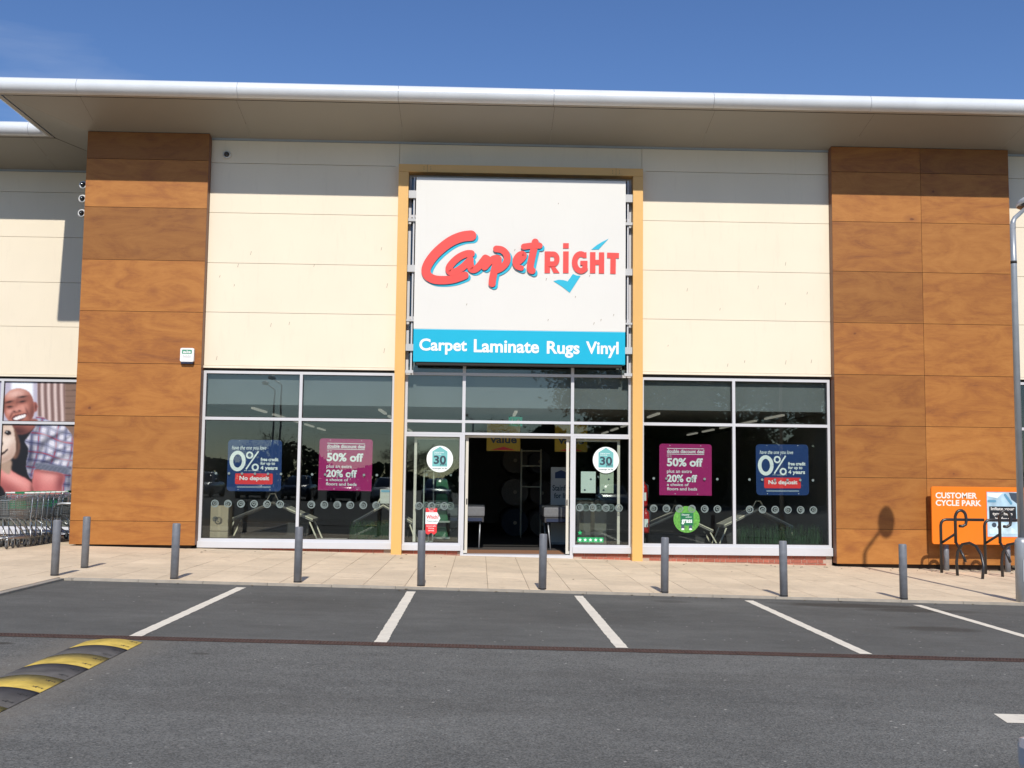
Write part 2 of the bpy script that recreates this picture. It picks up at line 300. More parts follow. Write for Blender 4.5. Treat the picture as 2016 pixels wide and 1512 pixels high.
def copy_tree(o, parent=None):
    c = o.copy(); COL.objects.link(c); c.parent = parent
    for ch in o.children: copy_tree(ch, c)
    return c
def box(name, x0, x1, y0, y1, z0, z1, mat, parent=None, bevel=0): return MB().box(x0, x1, y0, y1, z0, z1).build(name, mat, parent, bevel)
def rrect(x0, x1, z0, z1, r, seg=5, corners=(1, 1, 1, 1)):
    out = []
    for i, (cx, cz, a0) in enumerate(((x1 - r, z1 - r, 0), (x0 + r, z1 - r, 90), (x0 + r, z0 + r, 180), (x1 - r, z0 + r, 270))):
        if corners[i]: out += [(cx + r * math.cos(R(a0 + 90 * k / seg)), cz + r * math.sin(R(a0 + 90 * k / seg))) for k in range(seg + 1)]
        else: out.append((x1 if i in (0, 3) else x0, z1 if i in (0, 1) else z0))
    return out
def circ(cx, cz, r, n=28, rz=None): return [(cx + r * math.cos(2 * math.pi * k / n), cz + (rz or r) * math.sin(2 * math.pi * k / n)) for k in range(n)]
def smooth(pts, k=6):
    out = []; n = len(pts)
    for i in range(n - 1):
        p0, p1, p2, p3 = pts[max(i - 1, 0)], pts[i], pts[i + 1], pts[min(i + 2, n - 1)]
        for j in range(k):
            t = j / k; out.append(tuple(.5 * (2 * b + (c - a) * t + (2 * a - 5 * b + 4 * c - d) * t * t + (3 * b - 3 * c + d - a) * t ** 3) for a, b, c, d in zip(p0, p1, p2, p3)))
    out.append(pts[-1]); return out
def ribbon(pts, wd, cap=True):
    """outline quads of a thick stroke; returns list of polygons (XZ)"""
    n = len(pts); ws = wd if isinstance(wd, (list, tuple)) else [wd] * n
    Ls, Rs = [], []
    for i in range(n):
        a = pts[max(i - 1, 0)]; b = pts[min(i + 1, n - 1)]; dx, dz = b[0] - a[0], b[1] - a[1]; l = math.hypot(dx, dz) or 1
        nx, nz = -dz / l, dx / l; Ls.append((pts[i][0] + nx * ws[i] / 2, pts[i][1] + nz * ws[i] / 2)); Rs.append((pts[i][0] - nx * ws[i] / 2, pts[i][1] - nz * ws[i] / 2))
    polys = [[Ls[i], Rs[i], Rs[i + 1], Ls[i + 1]] for i in range(n - 1)]
    if cap:
        polys.insert(0, circ(pts[0][0], pts[0][1], ws[0] / 2, 18)); polys.append(circ(pts[-1][0], pts[-1][1], ws[-1] / 2, 18))
    return polys
TXT = {}
def text_geo(s, bold=.0):
    """glyph outlines from the built-in font as (verts, faces, bbox)"""
    k = (s, bold)
    if k in TXT: return TXT[k]
    c = bpy.data.curves.new('t', 'FONT'); c.body = s; c.offset = bold; c.resolution_u = 4; c.fill_mode = 'FRONT'
    o = bpy.data.objects.new('t', c); COL.objects.link(o); bpy.context.view_layer.update()
    dg = bpy.context.evaluated_depsgraph_get(); me = bpy.data.meshes.new_from_object(o.evaluated_get(dg))
    v = [(p.co.x, p.co.y) for p in me.vertices]; f = [tuple(p.vertices) for p in me.polygons]
    bpy.data.objects.remove(o, do_unlink=True); bpy.data.curves.remove(c); bpy.data.meshes.remove(me)
    xs = [p[0] for p in v] or [0, 1]; ys = [p[1] for p in v] or [0, 1]
    TXT[k] = (v, f, (min(xs), max(xs), min(ys), max(ys))); return TXT[k]
def text_into(mb, s, x0, x1, z0, z1, y, m=0, bold=.02, slant=0):
    v, f, (a, b, c, d) = text_geo(s, bold); i0 = len(mb.v); sx = (x1 - x0) / (b - a); sz = (z1 - z0) / (d - c)
    for p in v:
        tz = (p[1] - c) * sz; mb.v.append((x0 + (p[0] - a) * sx + slant * tz, y, z0 + tz))
    for q in f: mb.face([i0 + i for i in q], m)
def text_obj(name, s, x0, x1, z0, z1, y, mat, parent, bold=.02, slant=0):
    mb = MB(); text_into(mb, s, x0, x1, z0, z1, y, 0, bold, slant); return mb.build(name, mat, parent, fix=False)
class Print:
    """flat print: polygons stacked 0.5 mm apart, facing -Y, one mesh"""
    def __init__(s, y, step=.0005): s.mb = MB(); s.y = y; s.k = 0; s.mats = []; s.step = step
    def mi(s, mat):
        if mat not in s.mats: s.mats.append(mat)
        return s.mats.index(mat)
    def p(s, pts, mat, same=False):
        if not same: s.k += 1
        s.mb.poly([(x, s.y - s.k * s.step, z) for x, z in pts], s.mi(mat)); return s
    def stroke(s, pts, wd, mat, cap=True, flatlay=True):
        if flatlay: s.k += 1
        for i, q in enumerate(ribbon(pts, wd, cap)): s.p(q, mat, flatlay and not cap)
        return s
    def t(s, txt, x0, x1, z0, z1, mat, bold=.02, slant=0):
        s.k += 1; text_into(s.mb, txt, x0, x1, z0, z1, s.y - s.k * s.step, s.mi(mat), bold, slant); return s
    def build(s, name, parent): return s.mb.build(name, s.mats, parent, fix=False)

TILT = -0.0175
def gz(x): return -.018 + TILT * max(-16, min(16, x))
ADZ = -0.035
def az(x): return gz(x) + ADZ

# ------------------------------------------------------------ setting: ground, pavement, kerb
mb = MB(); xs = [-400, -16, 16, 400]; ys = [-400, 60]
for i in range(3): mb.poly([(xs[i], ys[0], az(xs[i])), (xs[i + 1], ys[0], az(xs[i + 1])), (xs[i + 1], ys[1], az(xs[i + 1])), (xs[i], ys[1], az(xs[i]))])
tag(mb.build('car_park', ASPH, fix=False), kind='structure')
KY = -6.63; KX = -5.87; BED = pm('joint_sand', (.23, .17, .11), .95, var=.15, scale=9)
mb = MB()
def sheet(x0, x1, y0, y1, dz, m=0): mb.poly([(x0, y0, gz(x0) + dz), (x1, y0, gz(x1) + dz), (x1, y1, gz(x1) + dz), (x0, y1, gz(x0) + dz)], m)
sheet(KX, 15, KY + .11, 2.7, -.008); sheet(-15.9, KX - .11, -14, 2.7, -.008); sheet(KX - .11, KX, KY + .11, 2.7, -.008)
pav = tag(mb.build('pavement', BED, fix=False), kind='structure')
# buff slabs, each its own piece
SW, SD, J = .6, .9, .006
slab_me = MB().box(0, SW - J, 0, SD - J, -.05, 0).mesh('paving_slab', SLAB, bevel=.003)
cut_me = {}
def slab(x, y, wx=SW, wy=SD):
    if (wx, wy) == (SW, SD): me = slab_me
    else:
        k = (round(wx, 3), round(wy, 3))
        if k not in cut_me: cut_me[k] = MB().box(0, wx - J, 0, wy - J, -.05, 0).mesh('paving_slab', SLAB, bevel=.003)
        me = cut_me[k]
    o = bpy.data.objects.new('paving_slab', me); COL.objects.link(o); o.parent = pav
    o.location = (x, y, gz(x) + random.uniform(-.0012, .0012)); o.rotation_euler = (random.uniform(-.0006, .0006), -TILT, 0)
X0 = -.457
for i in range(-15, 20):
    x = X0 + i * SW; y = KY + .112
    for j in range(8):
        wy = min(SD, 0.16 - y) if x > -8.3 else SD
        if wy < .1: continue
        slab(x, y, SW, wy if wy < SD else SD); y += SD
        if x < -8.3 and y > 1.9: break
for i in range(4):
    for j in range(3): slab(KX - .112 - (i + 1) * SW, KY + .112 - (j + 1) * SD)
# kerb stones
kerb = tag(MB().box(KX + .2, 15, KY + .035, KY + .105, -.5, -.3).build('kerb', KERB), kind='structure')
kme = MB().box(0, .91, 0, .105, -.2, 0).mesh('kerb_stone', KERB, bevel=.006)
def kstone(x, y, rz):
    o = bpy.data.objects.new('kerb_stone', kme); COL.objects.link(o); o.parent = kerb; o.location = (x, y, gz(x) - .002 + random.uniform(-.002, .001)); o.rotation_euler = (0, -TILT if rz == 0 else 0, rz)
x = KX + .12
while x < 12: kstone(x, KY, 0); x += .914
y = KY - .14
kme2 = MB().box(0, .105, 0, .91, -.2, 0).mesh('kerb_stone', KERB, bevel=.006)
for k in range(6):
    o = bpy.data.objects.new('kerb_stone', kme2); COL.objects.link(o); o.parent = kerb; o.location = (KX - .108, KY - .02 - (k + 1) * .914, gz(KX) - .002)
mb = MB(); a0 = []
for k in range(7):
    a = R(90 + 15 * k); a0.append((math.cos(a), math.sin(a)))
cx, cy = KX + .12, KY - .02
top = []; pts_o = [(cx + .125 * c, cy + .125 * s_) for c, s_ in a0]; pts_i = [(cx + .02 * c, cy + .02 * s_) for c, s_ in a0]
for i in range(6):
    q = [pts_o[i], pts_o[i + 1], pts_i[i + 1], pts_i[i]]; b = len(mb.v); mb.v += [(p[0], p[1], gz(p[0]) - .002) for p in q] + [(p[0], p[1], gz(p[0]) - .2) for p in q]
    for f in ((0, 1, 2, 3), (0, 4, 5, 1), (1, 5, 6, 2), (2, 6, 7, 3), (3, 7, 4, 0)): mb.face([b + z for z in f])
mb.build('kerb_stone', KERB, kerb)

# painted bay lines
def line(name, x0, x1, y0, y1, label, sl=0.0):
    mb = MB(); n = 60; a, b = [], []
    for i in range(n + 1):
        t = i / n; y = y0 + (y1 - y0) * t; a.append((x0 + sl * t + random.uniform(-.0045, .0045), y)); b.append((x1 + sl * t + random.uniform(-.0045, .0045), y))
    for i in range(n): mb.poly([(p[0], p[1], az(p[0]) + .004) for p in (a[i], b[i], b[i + 1], a[i + 1])])
    return tag(mb.build(name, ROADW, fix=True), label, 'marking', 'painted bay lines in front of the shop')
for xc, y0, y1, lb in ((-3.30, -6.98, -11.70, 'white bay line ending beside the speed hump'), (-.94, -6.93, -11.69, 'white bay line left of the shop entrance'), (1.415, -6.92, -11.66, 'white bay line right of the shop entrance'),
                   (3.83, -6.94, -11.66, 'white bay line in front of the right shop window'), (6.235, -6.94, -11.66, 'white bay line farthest right, running out of the picture')):
    line('bay_line', xc - .062, xc + .062, y1, y0, lb)
mb = MB(); mb.poly([(3.80, -14.40, az(3.8) + .004), (3.755, -14.70, az(3.8) + .004), (6.6, -14.70, az(6.6) + .004), (6.6, -14.40, az(6.6) + .004)])
tag(mb.build('road_marking', ROADW), 'short white road marking cut by the right edge, alone on the aisle', 'marking')

# linear drain: cast grates
drain = thing('drain_channel', 'rust brown slotted drain channel across the car park', 'drain', (0, -11.83, 0)); drain.scale = (1, .76, 1)
gm = MB()
gm.box(0, .495, -.10, -.078, -.03, 0); gm.box(0, .495, .078, .10, -.03, 0)
for k in range(15): gm.box(.006 + k * .0335, .020 + k * .0335, -.078, .078, -.03, -.002)
gm.box(0, .495, -.006, .006, -.03, -.001)
gme = gm.mesh('grate', RUST)
for k in range(-14, 20):
    o = bpy.data.objects.new('grate', gme); COL.objects.link(o); o.parent = drain; o.location = (k * .5, 0, az(k * .5) + .012 + random.uniform(-.001, .002)); o.rotation_euler = (0, -TILT, 0)
mb = MB(); mb.poly([(-8, -11.94, az(-8) + .003), (10, -11.94, az(10) + .003), (10, -11.72, az(10) + .003), (-8, -11.72, az(-8) + .003)]); mb.build('channel_bed', DARK, drain)

# rubber speed hump, alternating segments
hump = thing('speed_hump', 'yellow and black rubber speed hump on the asphalt', 'speed hump', (-3.37, -12.05, az(-3.37)))
edges = [-12.05, -12.52, -12.99, -13.49, -13.99, -14.47, -15.0, -15.5, -16.0, -16.5]
def hump_z(t): return .036 * (1 - abs(t) ** 2.0) + .005
for i in range(len(edges) - 1):
    y0, y1 = edges[i], edges[i + 1] + .006; mb = MB(); n = 14; prof = [(-.26 + .52 * k / n, hump_z(-1 + 2 * k / n)) for k in range(n + 1)]
    b = len(mb.v)
    if i == 0: rows = [(y0, .55), (y0 - .05, .88), (y0 - .12, 1), (y1, 1)]
    else: rows = [(y0, 1), (y1, 1)]
    for y, s_ in rows:
        for x, z in prof: mb.v.append((-3.37 + x * (1 if s_ == 1 else .93 + .07 * s_), y, az(-3.37 + x) + z * s_))
    for r_ in range(len(rows) - 1):
        for k in range(n): mb.face([b + r_ * (n + 1) + k, b + r_ * (n + 1) + k + 1, b + (r_ + 1) * (n + 1) + k + 1, b + (r_ + 1) * (n + 1) + k], 0, True)
    for r_ in (0, len(rows) - 1):
        q = [b + r_ * (n + 1) + k for k in range(n + 1)]; c = len(mb.v); mb.v += [(mb.v[q[-1]][0], mb.v[q[0]][1], az(-3.11) - .01), (mb.v[q[0]][0], mb.v[q[0]][1], az(-3.63) - .01)]; mb.face(q + [c, c + 1])
    seg = mb.build('segment', YEL if i % 2 == 0 else HBLK, hump)
    # pressed anchor marks on the near flank
    mk = MB(); ym = (y0 + y1) / 2
    for dy, s_ in ((-.13, 1), (.11, 1)):
        for dx, q in ((.165, .03), (.205, .016)):
            x = -3.37 + dx; zz = az(x) + hump_z(dx / .26) + .0022; z2 = az(x + .03) + hump_z((dx + .03) / .26) + .0022
            yy = ym + dy
            mk.poly([(x, yy - q * .4, zz), (x, yy + q * .4, zz), (x + .015, yy, (zz + z2) / 2), (x + .03, yy + q, z2), (x + .03, yy - q, z2), (x + .015, yy - .004, (zz + z2) / 2)])
    mk.build('anchor_mark', RUBBER, seg)['kind'] = 'stuff'

# ------------------------------------------------------------ carpet shop building
B = thing('carpet_shop_building', 'cream and timber clad retail unit with white curved eaves and ochre portal', 'building')
ZJ = [3.80, 4.905, 5.935, 6.99, 8.045, 8.53]
def clad(parent, x0, x1, y, zj, mat=CREAM, d=.07, g=.006):
    for i in range(len(zj) - 1): MB().box(x0 + .003, x1 - .003, y, y + d, zj[i] + g / 2 + .001, zj[i + 1] - g / 2).build('cladding_panel', mat, parent, bevel=.004)
clad(B, -5.69, -1.775, -.05, ZJ); clad(B, 3.32, 7.285, -.05, ZJ)
clad(B, -1.775, 3.32, -.046, [8.045, 8.53])
for x0, x1 in ((-5.69, -1.775), (3.32, 7.285)):
    box('drip_flashing', x0, x1, -.068, .0, 3.752, 3.798, CREAM_TRIM, B)
    box('wall', x0, x1, .022, .30, 3.745, 8.6, pm('wall_backing', (.10, .09, .08), .9), B)
box('wall', -1.775, 3.32, .026, .30, 8.045, 8.6, MATS['wall_backing'], B)
box('top_trim', -5.69, 7.285, -.062, -.051, 8.531, 8.60, GREYTRIM, B)
# small clips at the panel step beside the portal
for x in (-1.86, 3.30): box('clip', x, x + .1, -.058, -.0505, 8.03, 8.06, CREAM_TRIM, B)
# timber columns
ZL = [8.60, 8.03, 7.018, 5.925, 4.865, 3.80, 2.73, 1.67, .622, .15]
ZR = [8.60, 8.06, 7.0, 5.945, 4.867, 3.786, 2.73, 1.667, .617, -.09]
def wcol(x0, x1, zs):
    for i in range(len(zs) - 1): MB().box(x0 + .003, x1 - .003, -.25, -.236, zs[i + 1] + .004, zs[i] - .004).build('timber_panel', WOOD, B, bevel=.002)
wcol(-8.185, -5.69, ZL); wcol(7.285, 9.172, ZR); wcol(9.172, 11.055, ZR)
DKB = pm('panel_backing', (.05, .028, .018), .8)
for x0, x1, zb in ((-8.185, -5.69, .16), (7.285, 11.055, -.08)):
    box('column_core', x0 + .004, x1 - .004, -.228, .3, zb, 8.62, DKB, B)
    box('column_foot', x0 + .1, x1 - .1, -.15, .3, -.3, zb + .01, DKB, B)
    for x in (x0, x1 - .012): box('return_trim', x, x + .012, -.235, -.0, zb, 8.60, BROWN, B)
# portal
for x0, x1 in ((-1.772, -1.562), (3.108, 3.318)): box('portal_post', x0, x1, -.25, .10, gz(x0) - .02, 7.878, GOLD, B, bevel=.006)
box('portal_lintel', -1.772, 3.318, -.2505, .10, 7.88, 8.042, GOLD, B, bevel=.006)
for x in (-1.18, 2.75):
    mb = MB(); mb.box(x - .002, x + .002, -.2525, -.2507, 7.885, 8.038)
    for dx in (-.07, .07):
        for z in (7.93, 7.96, 7.99): mb.lathe([(.006, -.2535), (.006, -.2507)], (x + dx, 0, z), 8, 'Y')
    mb.build('lintel_joint', DARK, B)
# soffit (rises outwards), fascia and roof
SI, SO = 8.56, 8.862
def soff(pts): return MB().poly(pts).build('soffit_panel', SOFF, B, fix=False)
SX = [-7.98, -4.86, -1.69, 1.37, 4.55, 7.73, 10.9, 14.5]
g = .0018
def fsz(y): return SI + (SO - SI) * (-y) / 1.59
for i in range(len(SX)):
    a = SX[i - 1] if i else None; b_ = SX[i]
    if i == 0: soff([(-8.0 + g, 0, SI), (-9.368 + g, -1.568, SO), (b_ + .1 - g, -1.568, SO), (b_ - g, 0, SI)])
    else:
        sh = .1 if i == 1 else 0
        soff([(a + g, 0, SI), (a + g + sh, -1.568, SO), (b_ - g, -1.568, SO), (b_ - g, 0, SI)])
soff([(-8.0, 2.7, SI), (-9.368, 1.132, SO), (-9.368, -1.568, SO), (-8.0, -.006, SI)])
PROF = [(0.012, .012), (0.0, 0.0), (.06, .002)] + [(.06 + .17 * math.sin(R(a)), .16 - .158 * math.cos(R(a))) for a in range(10, 181, 10)] + [(-.25, .345)]
def fascia(path, name, parent, caps=True):
    """sweep PROF (outward, up) along a groove-line path with outward normal to the right of travel"""
    P = [Vector((p[0], p[1])) for p in path]; n = len(P); mb = MB(); k = len(PROF)
    for i in range(n):
        ns = []
        for j in (i - 1, i):
            if 0 <= j < n - 1:
                d = (P[j + 1] - P[j]).normalized(); ns.append(Vector((d.y, -d.x)))
        nn = ns[0] if len(ns) == 1 else (ns[0] + ns[1]) / (1 + ns[0].dot(ns[1]))
        for o_, u in PROF: mb.v.append((P[i].x + nn.x * o_, P[i].y + nn.y * o_, SO + u))
    V0 = list(mb.v); mb.v = []
    for i in range(n - 1):
        b = len(mb.v); mb.v += V0[i * k:(i + 1) * k] + V0[(i + 1) * k:(i + 2) * k]
        for j in range(k - 1): mb.face([b + j, b + j + 1, b + k + j + 1, b + k + j], 0 if j > 2 else 1, 3 <= j < k - 2)
    mb.poly(V0[:k]); mb.poly(V0[(n - 1) * k:])
    return mb.build(name, [FASC, pm('fascia_underside', (.36, .335, .295), .45)], parent)
FX = [-7.876, -4.80, -1.69, 1.34, 4.48, 7.587, 10.7, 14.5]
fascia([(-9.40, 1.10), (-9.40, -1.60), (FX[0] - .003, -1.60)], 'fascia', B)
for i in range(7): fascia([(FX[i] + .003, -1.60), (FX[i + 1] - .003, -1.60)], 'fascia', B)
box('roof', -9.1, 14.5, -1.35, 20, 9.12, 9.2, pm('roof_sheet', (.45, .46, .47), .5), B)
box('groove_backing', -9.3, 14.5, -1.55, .2, 8.97, 9.0, DARK, B)
box('eaves_backing', -9.36, 14.5, -1.605, -1.565, 8.872, 8.9, DARK, B)
box('wall', -8.0, -7.95, .0, 2.7, -.1, 8.6, MATS['wall_backing'], B)

# windows: part = outer frame; sub-parts mullion, transom, pane, sill, decals
def ring(mb, x0, x1, z0, z1, t, y0, y1):
    mb.box(x0, x0 + t, y0, y1, z0, z1); mb.box(x1 - t, x1, y0, y1, z0, z1); mb.box(x0 + t, x1 - t, y0, y1, z1 - t, z1); mb.box(x0 + t, x1 - t, y0, y1, z0, z0 + t)
def window(parent, x0, x1, z0, z1, mull, trans, y=0.0, sill=None, mat=ALU, glass=GLASS, t=.055, name='window'):
    mb = MB(); ring(mb, x0, x1, z0, z1, t, y - .012, y + .09); f = mb.build(name, mat, parent)
    zz = [z0 + t] + [q for q in trans] + [z1 - t]; xx = [x0 + t] + [q for q in mull] + [x1 - t]; hw = .03
    for x in mull: box('mullion', x - hw, x + hw, y - .014, y + .09, z0 + t, z1 - t, mat, f)
    for z in trans:
        for i in range(len(xx) - 1): box('transom', xx[i] + (hw if i else 0), xx[i + 1] - (hw if i < len(xx) - 2 else 0), y - .010, y + .088, z - hw, z + hw, mat, f)
    for i in range(len(xx) - 1):
        for j in range(len(zz) - 1):
            a = xx[i] + (hw if i else 0); b_ = xx[i + 1] - (hw if i < len(xx) - 2 else 0); c = zz[j] + (hw if j else 0); d = zz[j + 1] - (hw if j < len(zz) - 2 else 0)
            ty = random.uniform(-.0015, .0015)
            MB().box(a, b_, y + .035, y + .043, c, d).build('pane', glass, f)
            # slim dark gasket
            mb = MB(); ring(mb, a, b_, c, d, .012, y + .022, y + .034); mb.build('gasket', DARK, f)
    if sill: MB().box(x0 - .01, x1 + .01, y - .07, y + .05, sill, z0).build('sill', mat, f, bevel=.006)
    return f
swirl = MB()
for q in ribbon([(.068 * math.cos(R(a)), .068 * math.sin(R(a))) for a in range(0, 361, 15)], .022, False): swirl.poly([(x, 0, z) for x, z in q])
for q in ribbon([((.052 - .045 * a / 500) * math.cos(R(a)), (.052 - .045 * a / 500) * math.sin(R(a))) for a in range(0, 501, 20)], .016, False): swirl.poly([(x, -.0004, z) for x, z in q])
FROST = pm('frosted_film', (.16, .205, .20), .6, var=.03)
swirl_me = swirl.mesh('swirl_decal', FROST, fix=False)
dot_me = MB().poly([(x, 0, z) for x, z in circ(0, 0, .026, 14)]).mesh('dot_decal', FROST, fix=False)
def decals(f, xs, y=.031, z=.985, zd=1.60, dots=True):
    for x in xs:
        for me, n, zz in ((swirl_me, 'swirl_decal', z),) + (((dot_me, 'dot_decal', zd),) if dots else ()):
            o = bpy.data.objects.new(n, me); COL.objects.link(o); o.parent = f; o.location = (x, y, zz)
            if n == 'swirl_decal': o.rotation_euler = (0, random.uniform(0, 6.28), 0)
wl = window(B, -5.69, -1.775, .23, 3.70, [-3.70], [2.72], sill=.10)
decals(wl, [-5.385 + .264 * k for k in range(6)] + [-3.43 + .264 * k for k in range(6)])
wr = window(B, 3.32, 7.262, .215, 3.69, [5.25], [2.722], sill=.05)
decals(wr, [3.588 + .264 * k for k in range(6)] + [5.578 + .265 * k for k in range(6)])
box('head_gap', -5.69, -1.775, -.0, .1, 3.702, 3.745, DARK, B); box('head_gap', 3.32, 7.285, -.0, .1, 3.692, 3.745, DARK, B)
# central screen above and beside the doors
screen = MB(); ring(screen, -1.56, 3.106, 2.445, 7.876, .05, -.012, .09); screen = screen.build('entrance_screen', ALU, B)
for x in (-.35, 1.893):
    box('mullion', x - .032, x + .032, -.016, .09, 2.496, 7.825, ALU, screen); box('mullion', x - .032, x + .032, -.016, .09, gz(x) - .01, 2.444, ALU, screen)
zz = [2.495, 2.72, 3.70, 4.86, 5.94, 7.0, 7.826]; xx = [-1.51, -.35, 1.893, 3.056]
for j in range(1, 6):
    for i in range(3): box('transom', xx[i] + (.032 if i else 0), xx[i + 1] - (.032 if i < 2 else 0), -.010, .088, zz[j] - .028, zz[j] + .028, ALU, screen)
for i in range(3):
    for j in range(6): MB().box(xx[i] + (.032 if i else 0), xx[i + 1] - (.032 if i < 2 else 0), .035, .043, zz[j] + (.028 if j else 0), zz[j + 1] - (.028 if j < 5 else 0)).build('pane', GLASS, screen)
ssl = window(B, -1.56, -.383, .20, 2.443, [], [], sill=.085, t=.04); decals(ssl, [-1.24, -.98, -.72], dots=False)
ssr = window(B, 1.926, 3.106, .19, 2.443, [], [], sill=.06, t=.04); decals(ssr, [2.06, 2.33, 2.6, 2.87], dots=False)
# open sliding leaves parked behind the side screens
for x0, x1, hs, xs in ((-1.36, -.242, -.262, [-1.1, -.85, -.6]), (1.785, 2.90, 1.805, [2.2, 2.46, 2.72])):
    mb = MB(); ring(mb, x0, x1, .03, 2.40, .055, .13, .18); d = mb.build('sliding_door', ALUC, B)
    MB().box(x0 + .055, x1 - .055, .15, .158, .085, 2.345).build('pane', GLASS, d)
    box('lock', hs - .012, hs + .012, .126, .13, 1.02, 1.14, DARK, d); decals(d, xs, .148, .985, 1.62)
    mb = MB(); mb.box(hs - (.18 if hs < 0 else -.06), hs - (.06 if hs < 0 else -.18), .1475, .149, 1.48, 1.60); mb.build('notice', flat('notice_white', (.75, .76, .74)), d)
box('door_track', -1.5, 3.05, .11, .24, 2.40, 2.44, ALUC, B)
box('threshold', -.318, 1.861, -.01, .30, -.06, .012, ALU, B)
# brick plinth
pl = MB()
for x0, x1 in ((-5.69, -1.775), (-1.56, -.385), (1.93, 3.106), (3.32, 7.27)): pl.box(x0, x1, .016, .25, -.35, .09 if x0 < -5 else .06)
pl = pl.build('plinth', MORTAR, B)
bme = MB().box(0, .215, 0, .10, 0, .065).mesh('brick', BRICK, bevel=.004); hme = MB().box(0, .1025, 0, .10, 0, .065).mesh('brick', BRICK, bevel=.004)
for x0, x1, zt in ((-4.4, -1.80, .095), (-1.55, -.40, .078), (1.94, 3.09, .055), (3.33, 7.26, .045)):
    for c in range(4):
        z = zt - .067 - c * .075; x = x0 + (.0 if c % 2 == 0 else -.06); hd = (c % 2 == 1)
        while x < x1 - .05:
            L_ = .1025 if (hd and random.random() < .55) else .215
            if x >= x0 - .001 and x + L_ <= x1 + .02 and z + .06 > gz(x):
                o = bpy.data.objects.new('brick', hme if L_ < .2 else bme); COL.objects.link(o); o.parent = pl; o.location = (x, .004 + random.uniform(-.002, .002), z)
            x += L_ + .010

# ------------------------------------------------------------ shop sign
S = thing('shop_sign', 'large square white and turquoise fascia sign above the entrance', 'sign', (.77, -.27, 3.9))
box('panel', -1.395, 2.940, -.37, -.17, 4.581, 7.735, SIGNW, S, bevel=.008)
box('band', -1.393, 2.936, -.372, -.17, 3.907, 4.579, SIGNB, S, bevel=.006)
box('underside_tray', -1.33, 2.87, -.35, -.16, 3.85, 3.905, DARK, S)
for z, h in ((7.42, .08), (6.88, .03), (5.86, .07), (4.78, .02), (4.22, .07), (3.72, .03)):
    for x0, x1 in ((-1.558, -1.397), (2.942, 3.104)): box('bracket', x0, x1, -.20, -.10, z - h, z + h, pm('bracket_grey', (.50, .51, .52), .5), S)
for x in (-1.46, 3.0): box('rail', x, x + .03, -.155, -.11, 3.7, 7.8, ALU, S)
LY = -.374
def lg(cx, cy): return (-1.368 + .002176 * cx + .000023 * cy, 6.7635 + .000038 * cx - .002203 * cy)
def lstroke(pts, wd, name, mat, y, dx=0, dy=0, taper=None):
    q = smooth([(a + dx, b_ + dy) for a, b_ in pts]); q = [lg(*p) for p in q]; n = len(q)
    ws = [wd * .00219 * (1 if not taper else taper[0] + (taper[1] - taper[0]) * i / (n - 1)) for i in range(n)]
    pr = Print(y, .00003); pr.stroke(q, ws, mat, True, False); return pr
STROKES = [
  ([(512, 118), (430, 128), (335, 165), (245, 228), (165, 305), (112, 380), (90, 445), (108, 497), (165, 530), (250, 538), (340, 530), (410, 510), (455, 493)], 100, (1.0, .72)),
  ([(515, 288), (470, 290), (405, 318), (345, 368), (308, 420), (315, 458), (365, 458), (430, 420), (485, 368), (505, 345)], 66, None),
  ([(500, 350), (508, 395), (516, 432), (545, 438), (585, 410), (625, 360), (648, 330)], 66, None),
  ([(648, 330), (672, 345), (648, 395), (640, 415)], 62, None),
  ([(645, 412), (690, 362), (730, 335), (765, 335), (770, 370)], 62, None),
  ([(752, 245), (800, 252), (840, 285), (855, 335), (838, 385), (795, 425), (745, 448)], 64, None),
  ([(768, 340), (745, 400), (728, 470), (716, 530), (712, 570)], 68, None),
  ([(945, 378), (985, 350), (1012, 312), (1000, 290), (965, 300), (935, 340), (930, 380), (950, 412), (985, 425)], 52, None),
  ([(1118, 180), (1106, 240), (1088, 320), (1072, 400), (1075, 440), (1088, 450)], 66, None),
  ([(1012, 224), (1070, 216), (1120, 213), (1158, 214)], 58, None)]
lay = 0
for pts, wd, tp in STROKES:
    lay += 1; lstroke(pts, wd, 'letter_shadow', flat('logo_turquoise', (.012, .44, .62)), LY - lay * .0022, 20, 20, tp).build('letter_shadow', S)
for pts, wd, tp in STROKES:
    lay += 1; lstroke(pts, wd, 'letter', SIGNR, LY - .004 - lay * .0022, 0, 0, tp).build('letter', S)
def lpoly(pts, name, mat, y=LY - .012): return Print(y).p([lg(*p) for p in pts], mat).build(name, S)
def lmulti(polys, name, mat):
    pr = Print(LY - .010, .0006)
    for q in polys: pr.p([lg(*p) for p in q], mat)
    return pr.build(name, S)
def rib2(pts, w_): return ribbon(pts, w_, False)
lmulti([[(1208, 265), (1262, 265), (1258, 470), (1206, 470)], [(1262, 425 - 20), (1296, 396), (1350, 470), (1292, 470)]] + rib2([(1240, 291)] + [(1290 + 34 * math.sin(R(a)), 338 - 47 * math.cos(R(a))) for a in range(0, 181, 15)] + [(1240, 385)], 50), 'letter', SIGNR)
lmulti([[(1383, 187), (1437, 187), (1436, 237), (1382, 237)], [(1383, 265), (1436, 265), (1434, 470), (1381, 470)]], 'letter', SIGNR)
ga = [(1548 + 55 * math.sin(R(a)), 370 - 80 * math.cos(R(a))) for a in range(38, -181 - 20, -12)]
lmulti(rib2([(1605, 300)] + [(1550 + 58 * math.cos(R(a)), 370 - 80 * math.sin(R(a))) for a in range(60, 331, 12)], 54) + [[(1545, 355), (1613, 355), (1613, 440), (1562, 450), (1565, 395), (1545, 395)]], 'letter', SIGNR)
lmulti([[(1638, 272), (1690, 272), (1688, 472), (1636, 472)], [(1722, 274), (1773, 274), (1771, 474), (1720, 474)], [(1688, 345), (1722, 345), (1722, 392), (1688, 392)]], 'letter', SIGNR)
